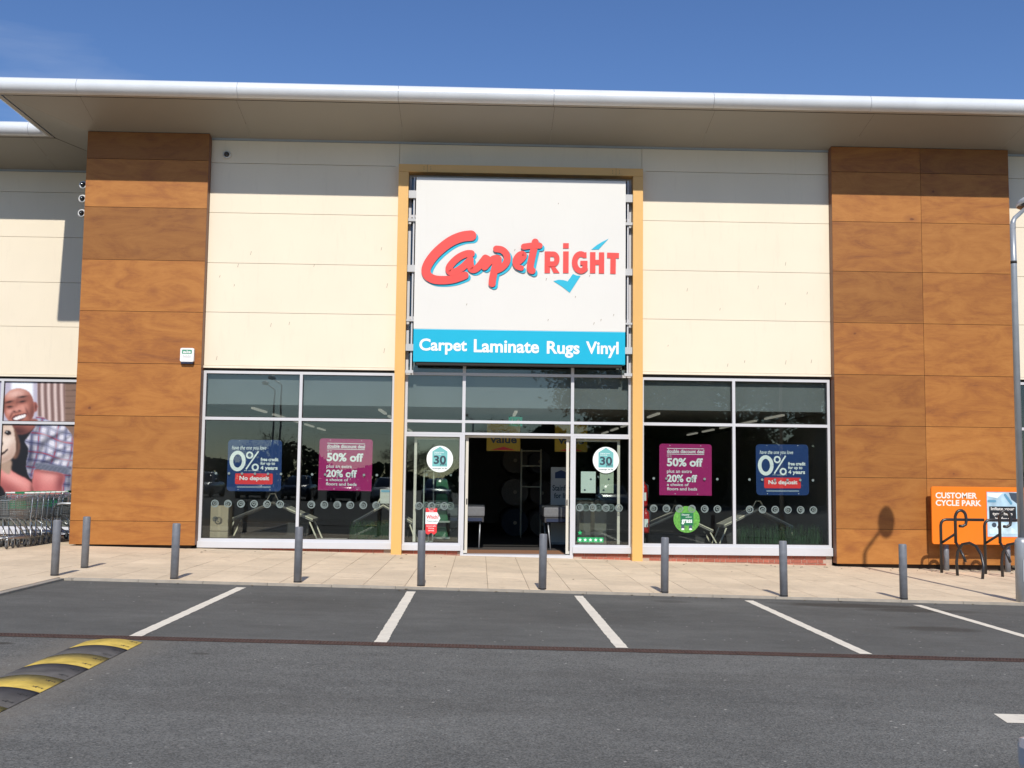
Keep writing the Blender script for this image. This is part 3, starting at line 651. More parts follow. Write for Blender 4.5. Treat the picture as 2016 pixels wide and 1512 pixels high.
lmulti([[(1800, 276), (1913, 280), (1912, 330), (1799, 328)], [(1831, 328), (1883, 328), (1880, 478), (1828, 476)]], 'letter', SIGNR)
TQ = MATS['logo_turquoise']
lpoly([(1650, 247), (1720, 247), (1762, 200), (1815, 145), (1765, 168), (1705, 203)], 'tick', TQ, LY - .004)
lpoly([(1290, 545), (1340, 533), (1385, 536), (1425, 548), (1475, 478), (1508, 492), (1548, 496), (1445, 655), (1375, 600)], 'tick', TQ, LY - .004)
for wd, x0, x1, lo, hi in (('Carpet', -1.27, -.30, 4.06, 4.385), ('Laminate', -.16, 1.17, 4.115, 4.385), ('Rugs', 1.33, 2.0, 4.03, 4.37), ('Vinyl', 2.13, 2.80, 4.04, 4.375)):
    text_obj('lettering', wd, x0, x1, lo, hi, -.376, LETT, S, bold=.026)
# bird and dirt marks
mk = MB()
for k in range(14):
    x, z, l = random.uniform(-1.3, 2.85), random.uniform(4.7, 7.4), random.uniform(.02, .06)
    mk.poly([(x, LY - .001, z), (x + .008, LY - .001, z + .004), (x + .012 + l * .2, LY - .001, z + l), (x + l * .2, LY - .001, z + l)])
mk.build('dirt_marks', pm('dirt_brown', (.28, .20, .14), .9), S)
mk = MB()
for k in range(22):
    s_ = random.random() < .6; x = random.uniform(-5.5, -1.9) if s_ else random.uniform(3.5, 7.1); z = random.uniform(3.9, 6.3); l = random.uniform(.03, .11)
    mk.poly([(x, -.0525, z), (x + .008, -.0525, z), (x + .012 + l * .15, -.0525, z + l), (x + .004 + l * .15, -.0525, z + l)])
mk.build('wall_scuffs', MATS['dirt_brown'], B)

# ------------------------------------------------------------ fixtures on the facade
A = thing('alarm_box', 'white alarm box with green logo at the edge of the left timber column', 'alarm box', (-5.96, -.25, 3.96))
MB().prism(rrect(-6.10, -5.825, 3.84, 4.12, .03), -.34, -.252).build('cover', WHITE, A, bevel=.006)
MB().prism(rrect(-6.085, -5.84, 3.805, 3.86, .012), -.325, -.252).build('strobe', pm('strobe_navy', (.03, .035, .07), .25), A)
mb = Print(-.3405); mb.p(rrect(-6.065, -5.865, 4.0, 4.085, .02), flat('alarm_green', (.05, .28, .16))).t('ais', -6.045, -5.885, 4.015, 4.07, WHITE, .03)
for k in range(5): mb.p(circ(-6.03 + k * .033, 3.965 + (k % 2) * .006, .006, 8), MATS['alarm_green'])
mb.p([(-6.04, 3.935), (-5.88, 3.935), (-5.88, 3.942), (-6.04, 3.942)], flat('print_grey', (.3, .3, .3))); mb.build('logo', A)
def dome(loc, side, label):
    d = thing('security_camera', label, 'camera', loc, 'dome security cameras on the shop wall')
    ax = 'Y' if not side else 'X'; q = MB(); q.lathe([(.082, 0), (.085, -.03), (.075, -.05), (.055, -.052), (.055, 0)], loc, 20, ax); q.build('housing', pm('camera_grey', (.60, .60, .58), .4), d)
    q = MB(); q.lathe([(.052, -.03)] + [(.052 * math.cos(R(a)), -.05 - .05 * math.sin(R(a))) for a in range(0, 90, 15)] + [(.004, -.10)], loc, 16, ax); q.build('lens_dome', pm('camera_black', (.01, .01, .012), .08, spec=.8), d)
dome((-5.363, -.052, 8.214), False, 'round dome camera high on the cream wall beside the left timber column')
for z, lb in ((7.50, 'uppermost of three dome cameras on the side of the left timber column'), (7.21, 'middle of three dome cameras on the side of the left timber column'), (6.905, 'lowest of three dome cameras on the side of the left timber column')):
    dome((-8.275, -.10, z), False, lb)

# ------------------------------------------------------------ posters and stickers behind the glass
PW = flat('print_white', (.76, .82, .82)); NAVY = flat('print_navy', (.005, .034, .145)); MAG = flat('print_magenta', (.33, .006, .125)); PRED = flat('print_red', (.72, .035, .04)); TEAL = flat('print_teal', (.16, .45, .45)); INK = flat('print_ink', (.03, .05, .07)); GREEN = flat('print_green', (.02, .40, .13)); PGREY = flat('print_pale', (.38, .45, .55))
def rot_root(o, deg): o.rotation_euler = (0, R(deg), 0)
def blue_poster(x0, z1, label, deg):
    w_, h_ = 1.10, 1.05; o = thing('window_poster', label, 'poster', (x0 + w_ / 2, .075, z1 - h_ / 2))
    P_ = lambda u, v: (x0 + u * w_, z1 - v * h_)
    MB().prism(rrect(x0, x0 + w_, z1 - h_, z1, .075), .066, .070).build('board', NAVY, o)
    p = Print(.0655)
    p.t('have the one you love', *[P_(.07, 0)[0], P_(.70, 0)[0]], P_(0, .215)[1], P_(0, .115)[1], PW, .006, .18)
    p.stroke([P_(.185 + .115 * math.cos(R(a)), .415 + .165 * math.sin(R(a))) for a in range(0, 361, 12)], .075, PW, False)
    for cx, cy in ((.405, .30), (.515, .535)): p.stroke([P_(cx + .052 * math.cos(R(a)), cy + .056 * math.sin(R(a))) for a in range(0, 361, 18)], .034, PW, False)
    p.stroke([P_(.565, .225), P_(.345, .575)], .030, PW, False)
    p.t('free credit', P_(.61, 0)[0], P_(.94, 0)[0], P_(0, .415)[1], P_(0, .345)[1], PW, .035); p.t('for up to', P_(.61, 0)[0], P_(.88, 0)[0], P_(0, .505)[1], P_(0, .425)[1], PW, .03); p.t('4 years', P_(.61, 0)[0], P_(.93, 0)[0], P_(0, .605)[1], P_(0, .505)[1], PW, .035)
    p.t('APR representative', P_(.31, 0)[0], P_(.58, 0)[0], P_(0, .615)[1], P_(0, .592)[1], PW, .0)
    p.p(rrect(P_(.15, 0)[0], P_(.845, 0)[0], P_(0, .865)[1], P_(0, .655)[1], .025), PRED); p.t('No deposit', P_(.23, 0)[0], P_(.78, 0)[0], P_(0, .81)[1], P_(0, .705)[1], PW, .03)
    for k in range(2): p.p([P_(.19, .905 + k * .018), P_(.81, .905 + k * .018), P_(.81, .914 + k * .018), P_(.19, .914 + k * .018)], PGREY)
    for u, v in ((.21, .02), (.80, .02), (.21, .97), (.80, .97)): p.p(circ(*P_(u, v), .008, 8), PW)
    p.build('print', o); rot_root(o, deg)
def magenta_poster(x0, z1, label, deg):
    w_, h_ = 1.09, 1.06; o = thing('window_poster', label, 'poster', (x0 + w_ / 2, .075, z1 - h_ / 2)); P_ = lambda u, v: (x0 + u * w_, z1 - v * h_)
    MB().prism(rrect(x0, x0 + w_, z1 - h_, z1, .06, corners=(1, 1, 0, 0)), .066, .070).build('board', MAG, o)
    p = Print(.0655)
    def tx(s_, u0, u1, v0, v1, b_): p.t(s_, P_(u0, 0)[0], P_(u1, 0)[0], P_(0, v1)[1], P_(0, v0)[1], PW, b_)
    for v in (.085, .195): p.p([P_(.145, v), P_(.855, v), P_(.855, v + .011), P_(.145, v + .011)], PW)
    tx('double discount deal', .145, .855, .108, .180, .022); tx('up to', .145, .235, .225, .255, .008); tx('50% off', .145, .83, .275, .44, .035); tx('plus an extra', .145, .62, .50, .585, .012); tx('20% off', .145, .72, .60, .745, .035); tx('a choice of', .145, .56, .765, .82, .014); tx('floors and beds', .145, .72, .845, .905, .014)
    for u, v in ((.2, .03), (.79, .03), (.3, .97), (.73, .975)): p.p(circ(*P_(u, v), .008, 8), PW)
    p.build('print', o); rot_root(o, deg)
blue_poster(-5.165, 2.292, 'blue 0% poster in the left shop window', -.2); magenta_poster(-3.305, 2.335, 'magenta discount poster in the left shop window', .5)
magenta_poster(3.71, 2.318, 'magenta discount poster in the right shop window', .1); blue_poster(5.725, 2.335, 'blue 0% poster in the right shop window', -.4)
def roundel(cx, cz, label):
    o = thing('window_sticker', label, 'sticker', (cx, .03, cz)); p = Print(.0335)
    p.p(circ(cx, cz, .272, 40), flat('sticker_white', (.80, .86, .84))).p([(cx - .155, cz - .155), (cx + .155, cz - .155), (cx + .155, cz + .155), (cx, cz + .255), (cx - .155, cz + .155)], TEAL)
    p.t('30', cx - .125, cx + .13, cz - .105, cz + .07, INK, .03).t('years', cx - .0, cx + .135, cz - .145, cz - .09, INK, .02).t('Helping homes', cx - .12, cx + .08, cz + .12, cz + .15, PW, .02).t('feel lovely', cx - .12, cx + .03, cz + .085, cz + .115, PW, .02).t('carpetright, for life', cx - .15, cx + .15, cz - .215, cz - .175, INK, .01)
    p.build('print', o)
roundel(-.827, 1.945, 'round white 30 years sticker left of the entrance'); roundel(2.597, 1.965, 'round white 30 years sticker right of the entrance')
o = thing('window_sticker', 'red and white ribbon shaped sticker left of the entrance', 'sticker', (-.97, .03, .68)); p = Print(.0335)
p.p([(-1.095, .94), (-.865, .94), (-.865, .45), (-.92, .40), (-.98, .44), (-1.04, .40), (-1.095, .43)], PRED).p([(-1.10, .855), (-.86, .855), (-.795, .735), (-.86, .615), (-1.10, .615)], PW).t('Which?', -1.085, -.83, .72, .80, PRED, .03).t('Trusted traders', -1.075, -.85, .665, .69, INK, .02)
p.t('Approved', -1.05, -.91, .905, .93, PW, .01).t('trader', -1.03, -.93, .87, .895, PW, .01).t('carpetright', -1.08, -.88, .56, .59, PW, .01).t('fitting', -1.04, -.92, .515, .545, PW, .01).t('service', -1.04, -.92, .47, .50, PW, .01); p.build('print', o)
o = thing('window_sticker', 'green five star rating sticker low on the right entrance screen', 'sticker', (2.29, .03, .4)); p = Print(.0335)
def star(cx, cz, r): return [(cx + (r if k % 2 == 0 else r * .42) * math.sin(R(36 * k)), cz + (r if k % 2 == 0 else r * .42) * math.cos(R(36 * k))) for k in range(10)]
p.p(star(2.07, .47, .055), GREEN).t('Trustpilot', 2.15, 2.52, .42, .51, flat('print_darkgrey', (.05, .06, .06)), .01)
for k in range(5): p.p([(2.02 + k * .108, .28), (2.12 + k * .108, .28), (2.12 + k * .108, .378), (2.02 + k * .108, .378)], GREEN).p(star(2.07 + k * .108, .327, .04), PW)
p.build('print', o)
for x0, z0, x1, z1, mt, lb in ((2.085, 1.285, 2.39, 1.725, flat('paper_mint', (.55, .66, .60)), 'pale mint paper notice taped inside the right entrance screen'), (2.475, 1.285, 2.76, 1.73, flat('paper_olive', (.36, .44, .34)), 'olive green paper notice taped inside the right entrance screen')):
    o = thing('window_notice', lb, 'notice', ((x0 + x1) / 2, .06, z0)); p = Print(.0605); p.p([(x0, z0), (x1, z0), (x1, z1), (x0, z1)], mt).p(circ(x0 + .08, z0 + .06, .022, 10), INK).p(circ(x1 - .1, z1 - .16, .022, 10), INK); p.build('print', o)
# round grass sticker
o = thing('window_sticker', 'round green artificial grass sticker in the right shop window', 'sticker', (4.27, .03, .765)); p = Print(.0335)
GRS = pm('print_grass', (.10, .33, .045), .6, var=.45, scale=28); p.p(circ(4.27, .765, .272, 40), GRS).p([(4.14, .64), (4.41, .64), (4.41, .90), (4.14, .90)], flat('print_dkgreen', (.01, .15, .06))).t('Discover', 4.17, 4.33, .845, .88, PW, .01).t('artificial', 4.25, 4.37, .80, .83, PW, .0).t('grass', 4.165, 4.385, .665, .765, PW, .03)
for cx in (4.19, 4.35): p.p(circ(cx, .60, .038, 16, .052), flat('print_shoe', (.05, .07, .12))).p(circ(cx, .567, .032, 14, .02), PW)
p.build('print', o)

# ------------------------------------------------------------ shop interior
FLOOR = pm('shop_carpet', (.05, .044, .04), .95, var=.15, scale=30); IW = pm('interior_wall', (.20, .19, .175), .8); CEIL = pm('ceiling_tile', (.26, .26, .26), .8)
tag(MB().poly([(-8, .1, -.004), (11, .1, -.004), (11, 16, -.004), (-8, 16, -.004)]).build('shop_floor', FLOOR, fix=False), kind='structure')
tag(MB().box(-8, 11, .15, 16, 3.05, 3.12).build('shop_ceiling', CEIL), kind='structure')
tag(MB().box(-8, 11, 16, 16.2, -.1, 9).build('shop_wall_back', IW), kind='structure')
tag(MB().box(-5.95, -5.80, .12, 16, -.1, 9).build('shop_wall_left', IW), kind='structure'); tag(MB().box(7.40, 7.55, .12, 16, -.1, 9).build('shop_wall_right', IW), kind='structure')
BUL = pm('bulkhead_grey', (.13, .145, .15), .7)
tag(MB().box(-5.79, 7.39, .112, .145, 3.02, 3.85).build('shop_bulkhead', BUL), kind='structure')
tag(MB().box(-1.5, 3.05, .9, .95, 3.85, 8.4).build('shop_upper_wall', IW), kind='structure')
TUBE = pm('tube_light', (.8, .8, .75), .5, emit=((1, .93, .8), .25))
for x in (-4.95, -2.2, .77, 3.9, 6.65):
    for k in range(5): tag(MB().box(x - .032, x + .032, 1.3 + 2.4 * k, 2.8 + 2.4 * k, 3.0, 3.04).build('ceiling_light', TUBE), 'thin strip light glowing on the shop ceiling', 'light', 'strip lights on the shop ceiling')
# display stand: sample boards in an inverted V on cream tubular legs
SAMP = pm('sample_board', (.33, .31, .27), .8, var=.2, scale=5); FRM = pm('stand_cream', (.74, .69, .54), .45); SHT = pm('sample_sheet', (.60, .62, .58), .6)
def stand(x, y, w_, h, label, rz=0, dark=False):
    o = thing('display_stand', label, 'display stand', (x, y, 0), None, rz); ORG[o.name] = (0, 0, 0); d = .7
    for s_ in (-1, 1):
        q = MB(); q.prism([(0, h), (s_ * w_ / 2, h - .36), (s_ * w_ / 2, h - .42), (0, h - .05)], -d / 2, d / 2); q.build('sloping_board', SAMP, o)
        for yy in (-d / 2, d / 2):
            MB().bar((s_ * w_ * .46, yy, h - .42), (s_ * w_ * .62, yy, .0), .028).build('leg', FRM, o)
            MB().bar((0, yy - .01, h - .01), (s_ * w_ / 2, yy - .01, h - .37), .022).build('edge_rail', FRM, o)
    q = MB(); q.bar((-.12, -d / 2, h + .02), (-.05, -d / 2, h + .16), .02); q.bar((.12, -d / 2, h + .02), (.05, -d / 2, h + .16), .02); q.bar((-.05, -d / 2, h + .16), (.05, -d / 2, h + .16), .02); q.build('top_handle', FRM, o)
    q = MB(); q.prism([(-w_ * .44, h - .45), (w_ * .44, h - .45), (w_ * .40, .15), (-w_ * .40, .15)], -.1, -.06); q.build('back_panel', pm('stand_dark', (.035, .033, .032), .7), o)
    return o
stand(-4.38, 1.25, 1.72, 1.02, 'A-shaped carpet sample stand beside the cartons in the left window'); stand(-2.05, 1.35, 1.25, .98, 'A-shaped sample stand next to the ochre post in the left window'); stand(6.0, 1.35, 1.5, .98, 'A-shaped sample stand under the blue poster in the right window'); stand(4.3, 1.7, 1.6, .86, 'low A-shaped sample stand behind the round grass sticker')
o = thing('price_card', 'white price card on the sample stand by the ochre post', 'card', (-1.95, 1.0, .99)); MB().box(-2.12, -1.82, .98, .995, 1.0, 1.30).build('card', SHT, o); box('header', -2.10, -1.84, .975, .979, 1.24, 1.285, flat('print_sky', (.2, .45, .62)), o)
for k, (z0, z1, lb) in enumerate(((.0, .40, 'lower brown cardboard carton in the left window'), (.41, .93, 'upper brown cardboard carton in the left window'))):
    o = thing('carton', lb, 'carton', (-5.38, .62, z0)); MB().box(-5.57, -5.20, .45, .82, z0, z1).build('box', pm('cardboard', (.36, .30, .21), .85, var=.08), o, bevel=.01)
    box('tape', -5.41, -5.36, .447, .4495, z0 + .02, z1 - .01, pm('parcel_tape', (.42, .35, .24), .4), o)
    if k: p = Print(.446); p.stroke([(-5.47 + (.055 - .045 * a / 600) * math.cos(R(a)), z0 + .24 + (.055 - .045 * a / 600) * math.sin(R(a))) for a in range(0, 601, 20)], .016, INK, False); p.build('swirl_logo', o)
GB = pm('turf_blade', (.008, .040, .010), .7, var=.5, scale=9, rnd=.1)
def turf(x0, x1, label):
    o = thing('artificial_turf', label, 'turf sample', ((x0 + x1) / 2, .42, 0)); q = MB()
    for k in range(900):
        x = random.uniform(x0, x1); y = random.uniform(.32, .62); h = random.uniform(.28, .62); b_ = random.uniform(-.06, .06); wd = random.uniform(.006, .012); a = random.uniform(-.5, .5)
        q.poly([(x - wd, y + a * wd, .1), (x + wd, y - a * wd, .1), (x + b_ * .5 + wd * .6, y, .1 + h * .6), (x + b_, y + b_ * .3, .1 + h), (x + b_ * .5 - wd * .6, y, .1 + h * .6)])
    g_ = q.build('blades', GB, o, fix=False); g_['kind'] = 'stuff'; box('base', x0, x1, .30, .64, .0, .1, pm('turf_base', (.02, .05, .02), .9), o)
turf(-2.66, -1.84, 'tall artificial turf sample beside the ochre post in the left window'); turf(5.45, 7.2, 'wide artificial turf sample under the blue poster in the right window')
o = thing('rolled_rug', 'pale rolled rug lying on the floor of the left window', 'rug', (-3.0, .55, .1)); MB().tube([(-3.45, .55, .12), (-2.72, .6, .12)], [.12, .12], 18).build('roll', pm('rug_pale', (.46, .42, .40), .9, var=.2, scale=12), o); MB().tube([(-3.37, .55, .255), (-2.75, .6, .255)], .025, 8).build('flap', MATS['rug_pale'], o)
# beds either side of the doorway
def bed(x0, x1, label):
    o = thing('display_bed', label, 'bed', ((x0 + x1) / 2, 2.4, 0)); MB().box(x0, x1, 1.7, 3.6, .72, .95).build('mattress', pm('mattress_grey', (.16, .165, .175), .85, var=.1, scale=20), o, bevel=.04); MB().box(x0 + .02, x1 - .02, 1.72, 3.58, .60, .715).build('base', pm('bed_base', (.05, .05, .055), .8), o, bevel=.01)
    for x in (x0 + .1, x1 - .1):
        for y in (1.8, 3.4): MB().tube([(x, y, .60), (x + (.06 if x > .77 else -.02), y - .05, -.0)], .016, 8).build('leg', GALV, o)
    box('ticket', x0 + .06, x1 - .06, 1.695, 1.699, .62, .69, flat('ticket_navy', (.02, .03, .07)), o)
bed(-1.2, .12, 'grey display bed just inside the door, left side'); bed(1.42, 2.75, 'grey display bed just inside the door, right side')
for x0, x1, lb in ((.15, .93, 'yellow hanging value banner in the middle of the doorway'), (1.74, 2.5, 'yellow hanging value banner at the right of the doorway')):
    o = thing('hanging_banner', lb, 'banner', ((x0 + x1) / 2, 3.0, 3.0)); YB = flat('banner_yellow', (.55, .37, .02)); MB().box(x0, x1, 3.0, 3.01, 2.20, 2.86).build('board', YB, o)
    p = Print(2.9985); p.t('value', x0 + .08, x1 - .08, 2.38, 2.56, INK, .03).t('incredible', x0 + .1, x1 - .25, 2.62, 2.70, INK, .0).p([(x0 + .1, 2.22), (x1 - .1, 2.22), ((x0 + x1) / 2, 2.30)], PRED); p.build('print', o)
    q = MB(); q.tube([(x0 + .1, 3.005, 2.86), (x0 + .1, 3.005, 3.05)], .004, 5); q.tube([(x1 - .1, 3.005, 2.86), (x1 - .1, 3.005, 3.05)], .004, 5); q.build('hanger', INK, o)
o = thing('roller_banner', 'white stain free pull-up banner inside the doorway', 'banner', (1.93, 4.0, 0)); MB().box(1.72, 2.3, 4.0, 4.01, .05, 1.85).build('sheet', flat('banner_white', (.62, .62, .60)), o); p = Print(3.9985); p.p([(1.82, 1.58), (2.12, 1.58), (2.12, 1.72), (1.97, 1.78), (1.82, 1.72)], NAVY).t('Stainfree', 1.76, 2.26, 1.28, 1.42, INK, .02).t('for life!', 1.80, 2.2, 1.10, 1.23, INK, .02); p.build('print', o); box('foot', 1.7, 2.32, 3.9, 4.1, -.0, .05, GALV, o)
# carpet rolls on a rack, ends towards the door
RC = [(.10, .085, .07), (.05, .05, .055), (.14, .12, .10), (.075, .06, .05), (.03, .035, .045)]
for k, (x, z, r_) in enumerate(((.95, 2.05, .34), (1.62, 2.02, .30), (.95, 1.2, .36), (1.68, 1.18, .33), (.96, .38, .36), (1.70, .36, .34), (-.9, .4, .33), (-1.0, 1.15, .35), (-.9, 1.9, .3))):
    RL = ['upper left', 'upper right', 'middle left', 'middle right', 'bottom left', 'bottom right', 'bottom of the far left rack', 'middle of the far left rack', 'top of the far left rack']; o = thing('carpet_roll', ('carpet roll lying end-on at the back, ' + RL[k] + (' of the rack behind the ladder' if k < 6 else '')), 'carpet roll', (x, 7.2, z), 'carpet rolls on racks at the back'); MB().tube([(x, 7.0, z), (x, 10.5, z)], r_, 22).build('roll', pm('roll_%d' % (k % 5), RC[k % 5], .95, var=.2, scale=25), o)
    MB().tube([(x, 6.985, z), (x, 6.999, z)], .05, 12).build('core', pm('roll_core', (.3, .25, .18), .8), o)
o = thing('ladder_rack', 'pale metal ladder rack in front of the carpet rolls', 'rack', (1.35, 6.6, 0)); q = MB()
for x in (1.1, 1.62): q.tube([(x, 6.6, 0), (x, 6.6, 2.35)], .022, 8)
q.build('upright', FRM, o)
for z in (1.35, 1.9, 2.3): MB().tube([(1.1, 6.6, z), (1.62, 6.6, z)], .018, 8).build('rung', FRM, o)
for x, z, lb in ((3.50, .70, 'lower red fire extinguisher beside the right ochre post'), (3.46, 1.25, 'upper red fire extinguisher beside the right ochre post')):
    o = thing('fire_extinguisher', lb, 'extinguisher', (x, .55, z - .25)); MB().lathe([(.03, -.25), (.075, -.24), (.08, -.2), (.08, .14), (.06, .2), (.025, .23), (.025, .28)], (x, .55, z), 16).build('cylinder', pm('extinguisher_red', (.42, .012, .012), .3), o); MB().tube([(x, .55, z + .26), (x + .08, .5, z + .2), (x + .085, .48, z - .05)], .012, 8).build('hose', INK, o); box('label_patch', x - .04, x + .04, .466, .469, z - .12, z + .05, PW, o)
o = thing('exit_sign', 'small green exit sign hanging under the shop ceiling', 'sign', (.81, 3.0, 3.0)); MB().box(.655, .975, 3.0, 3.03, 2.78, 3.0).build('panel', pm('exit_green', (.03, .38, .25), .5, emit=((.05, .6, .42), .25)), o); p = Print(2.9985); p.p([(.87, 2.82), (.89, 2.82), (.89, 2.90), (.92, 2.90), (.88, 2.96), (.84, 2.90), (.87, 2.90)], PW).p(circ(.74, 2.94, .016, 10), PW).stroke([(.74, 2.92), (.735, 2.87), (.71, 2.82)], .022, PW).stroke([(.737, 2.87), (.77, 2.84)], .018, PW); p.build('symbol', o)
# leaflet rack and counter
o = thing('leaflet_rack', 'white leaflet rack with green shelves behind the left entrance screen', 'rack', (-.95, .95, 0)); q = MB(); ring(q, -1.2, -.97, .2, 1.72, .025, .9, .95); q.build('frame', SHT, o)
for z in (.28, .62, .98, 1.28): MB().box(-.96, -.62, .75, 1.1, z, z + .025).build('shelf', SHT, o); MB().prism([(-.94, z + .03), (-.66, z + .03), (-.70, z + .24), (-.92, z + .24)], .98, .99).build('leaflet', flat('leaflet_green', (.06, .2, .1)), o)
o = thing('pay_counter', 'brown boarded pay counter behind the right entrance screen', 'counter', (2.42, 1.0, 0)); MB().box(2.12, 2.70, .8, 1.3, 0, 1.12).build('front', pm('counter_brown', (.23, .20, .17), .7), o); box('stripe', 2.36, 2.45, .795, .799, .2, .9, pm('counter_dark', (.09, .06, .035), .7), o); MB().box(2.02, 2.80, .75, 1.35, 1.125, 1.16).build('worktop', INK, o)
o = thing('door_mat', 'brown coir mat in the open doorway', 'mat', (.77, .9, 0)); MB().box(-.27, 1.80, .32, 1.5, -.002, .012).build('pile', pm('coir', (.26, .125, .06), .95, var=.2, scale=50, bump=.5), o)

# ------------------------------------------------------------ neighbouring unit on the left, set back
N = thing('neighbour_unit', 'set-back cream retail unit with a photographic window, behind the trolleys', 'building', (-10.5, 2.7, 0))
clad(N, -14, -8.001, 2.65, ZJ); box('wall', -14, -8.001, 2.725, 3.0, 3.745, 8.6, MATS['wall_backing'], N); box('drip_flashing', -14, -8.001, 2.632, 2.70, 3.752, 3.798, CREAM_TRIM, N); box('top_trim', -14, -8.001, 2.638, 2.649, 8.531, 8.6, GREYTRIM, N)
for a, b_ in ((-14, -11.2), (-11.2, -9.9), (-9.9, -8.0)):
    lx = lambda x: x if x > -9.3 else x
    q = [(a + g, 2.7, SI), (a + g, 1.132, SO), (min(b_, -9.39) - g if b_ == -8.0 else b_ - g, 1.132, SO), (b_ - g, 2.7, SI)]
    MB().poly(q).build('soffit_panel', SOFF, N, fix=False)
for a, b_ in ((-14, -9.897), (-9.891, -9.401)): fascia([(a, 1.10), (b_, 1.10)], 'fascia', N)
box('roof', -14, -9.1, 1.3, 20, 9.12, 9.2, MATS['roof_sheet'], N); box('groove_backing', -14, -8.0, 1.15, 2.9, 8.97, 9.0, DARK, N); box('eaves_backing', -14, -9.36, 1.095, 1.135, 8.872, 8.9, DARK, N)
nw = window(N, -14, -8.03, .30, 3.70, [-12.9, -10.925, -8.95], [2.70], y=2.70, sill=.18)
box('head_gap', -14, -8.0, 2.70, 2.8, 3.702, 3.745, DARK, N)
q = MB(); q.box(-14, -8.0, 2.716, 2.95, -.2, .2); q = q.build('plinth', MORTAR, N)
for c in range(2):
    x = -11.5
    while x < -8.2:
        o = bpy.data.objects.new('brick', bme); COL.objects.link(o); o.parent = q; o.location = (x + 10.5 + (.11 if c else 0), 2.704 - 2.7, .105 - .075 * c); x += .225
tag(MB().box(-14, -7.96, 3.2, 3.3, 0, 9).build('shop_wall_beyond', IW), kind='structure')
# the printed film that fills its window (flat print)
W = thing('window_mural', 'large photographic window print of a smiling man hugging a dog', 'poster', (-9.9, 2.76, 1.0))
def mu(cx, cy): return (-11.0246 + .002804 * cx + .000137 * cy, 3.8852 + .000035 * cx - .002835 * cy)
import numpy as np
STEP = 5; GX = np.arange(-320, 790, STEP, dtype=float); GY = np.arange(30, 1070, STEP, dtype=float); PX, PY = np.meshgrid(GX, GY); CAN = np.zeros(PX.shape + (3,)); CAN[:] = (.42, .30, .26)
def blur(m_, r):
    r = max(r, .01); n_ = int(3 * r) + 1; k = np.exp(-.5 * (np.arange(-n_, n_ + 1) / r) ** 2); k /= k.sum()
    m_ = np.pad(m_, n_, mode='edge'); m_ = np.apply_along_axis(lambda v: np.convolve(v, k, 'valid'), 0, m_); return np.apply_along_axis(lambda v: np.convolve(v, k, 'valid'), 1, m_)
def mask(pts, soft=4):
    ins = np.zeros(PX.shape, bool); n_ = len(pts)
    for i in range(n_):
        x0, y0 = pts[i]; x1, y1 = pts[(i + 1) % n_]
        if y0 == y1: continue
        ins ^= ((y0 > PY) != (y1 > PY)) & (PX < (x1 - x0) * (PY - y0) / (y1 - y0) + x0)
    return blur(ins.astype(float), soft / STEP)
def fill(pts, col, soft=4, sm=True, clip=None, al=1.0):
    global CAN
    m_ = mask(smooth(pts + [pts[0]]) if sm else pts, soft) * al
    if clip is not None: m_ = m_ * clip
    CAN = CAN * (1 - m_[..., None]) + np.array(col) * m_[..., None]; return m_
def blob(cx, cy, rx, ry, col, al, clip=None, ang=0):
    global CAN
    c_, s_ = math.cos(R(ang)), math.sin(R(ang)); u = ((PX - cx) * c_ + (PY - cy) * s_) / rx; v = (-(PX - cx) * s_ + (PY - cy) * c_) / ry
    m_ = np.exp(-.5 * (u * u + v * v)) * al
    if clip is not None: m_ = m_ * clip
    CAN = CAN * (1 - m_[..., None]) + np.array(col) * m_[..., None]
rngm = np.random.RandomState(3)
# room behind: pale window, curtain folds, timber wall
fill([(-320, 20), (310, 20), (310, 460), (-320, 460)], (.52, .49, .60), 6, False); fill([(95, 20), (270, 20), (270, 380), (95, 380)], (.86, .90, .95), 8, False); fill([(-320, 20), (40, 20), (40, 420), (-320, 420)], (.46, .43, .54), 6, False)
cm_ = mask([(305, 20), (530, 20), (530, 440), (305, 440)], 4); fold = .5 + .5 * np.cos((PX - 345) * 2 * math.pi / 52 + .5 * np.sin(PY / 90)); cc = np.array((.24, .145, .13)) + fold[..., None] ** 1.3 * np.array((.46, .42, .41)); CAN = CAN * (1 - cm_[..., None]) + cc * cm_[..., None]
fill([(528, 20), (790, 20), (790, 1070), (528, 1070)], (.27, .17, .125), 5, False)
for k in range(9): fill([(528, 60 + k * 48), (790, 55 + k * 48), (790, 60 + k * 48), (528, 66 + k * 48)], (.15, .09, .065), 3, False)
# dark vest and lower background
fill([(105, 470), (220, 480), (300, 430), (330, 800), (270, 1060), (-60, 1070), (40, 700)], (.014, .012, .018), 6)
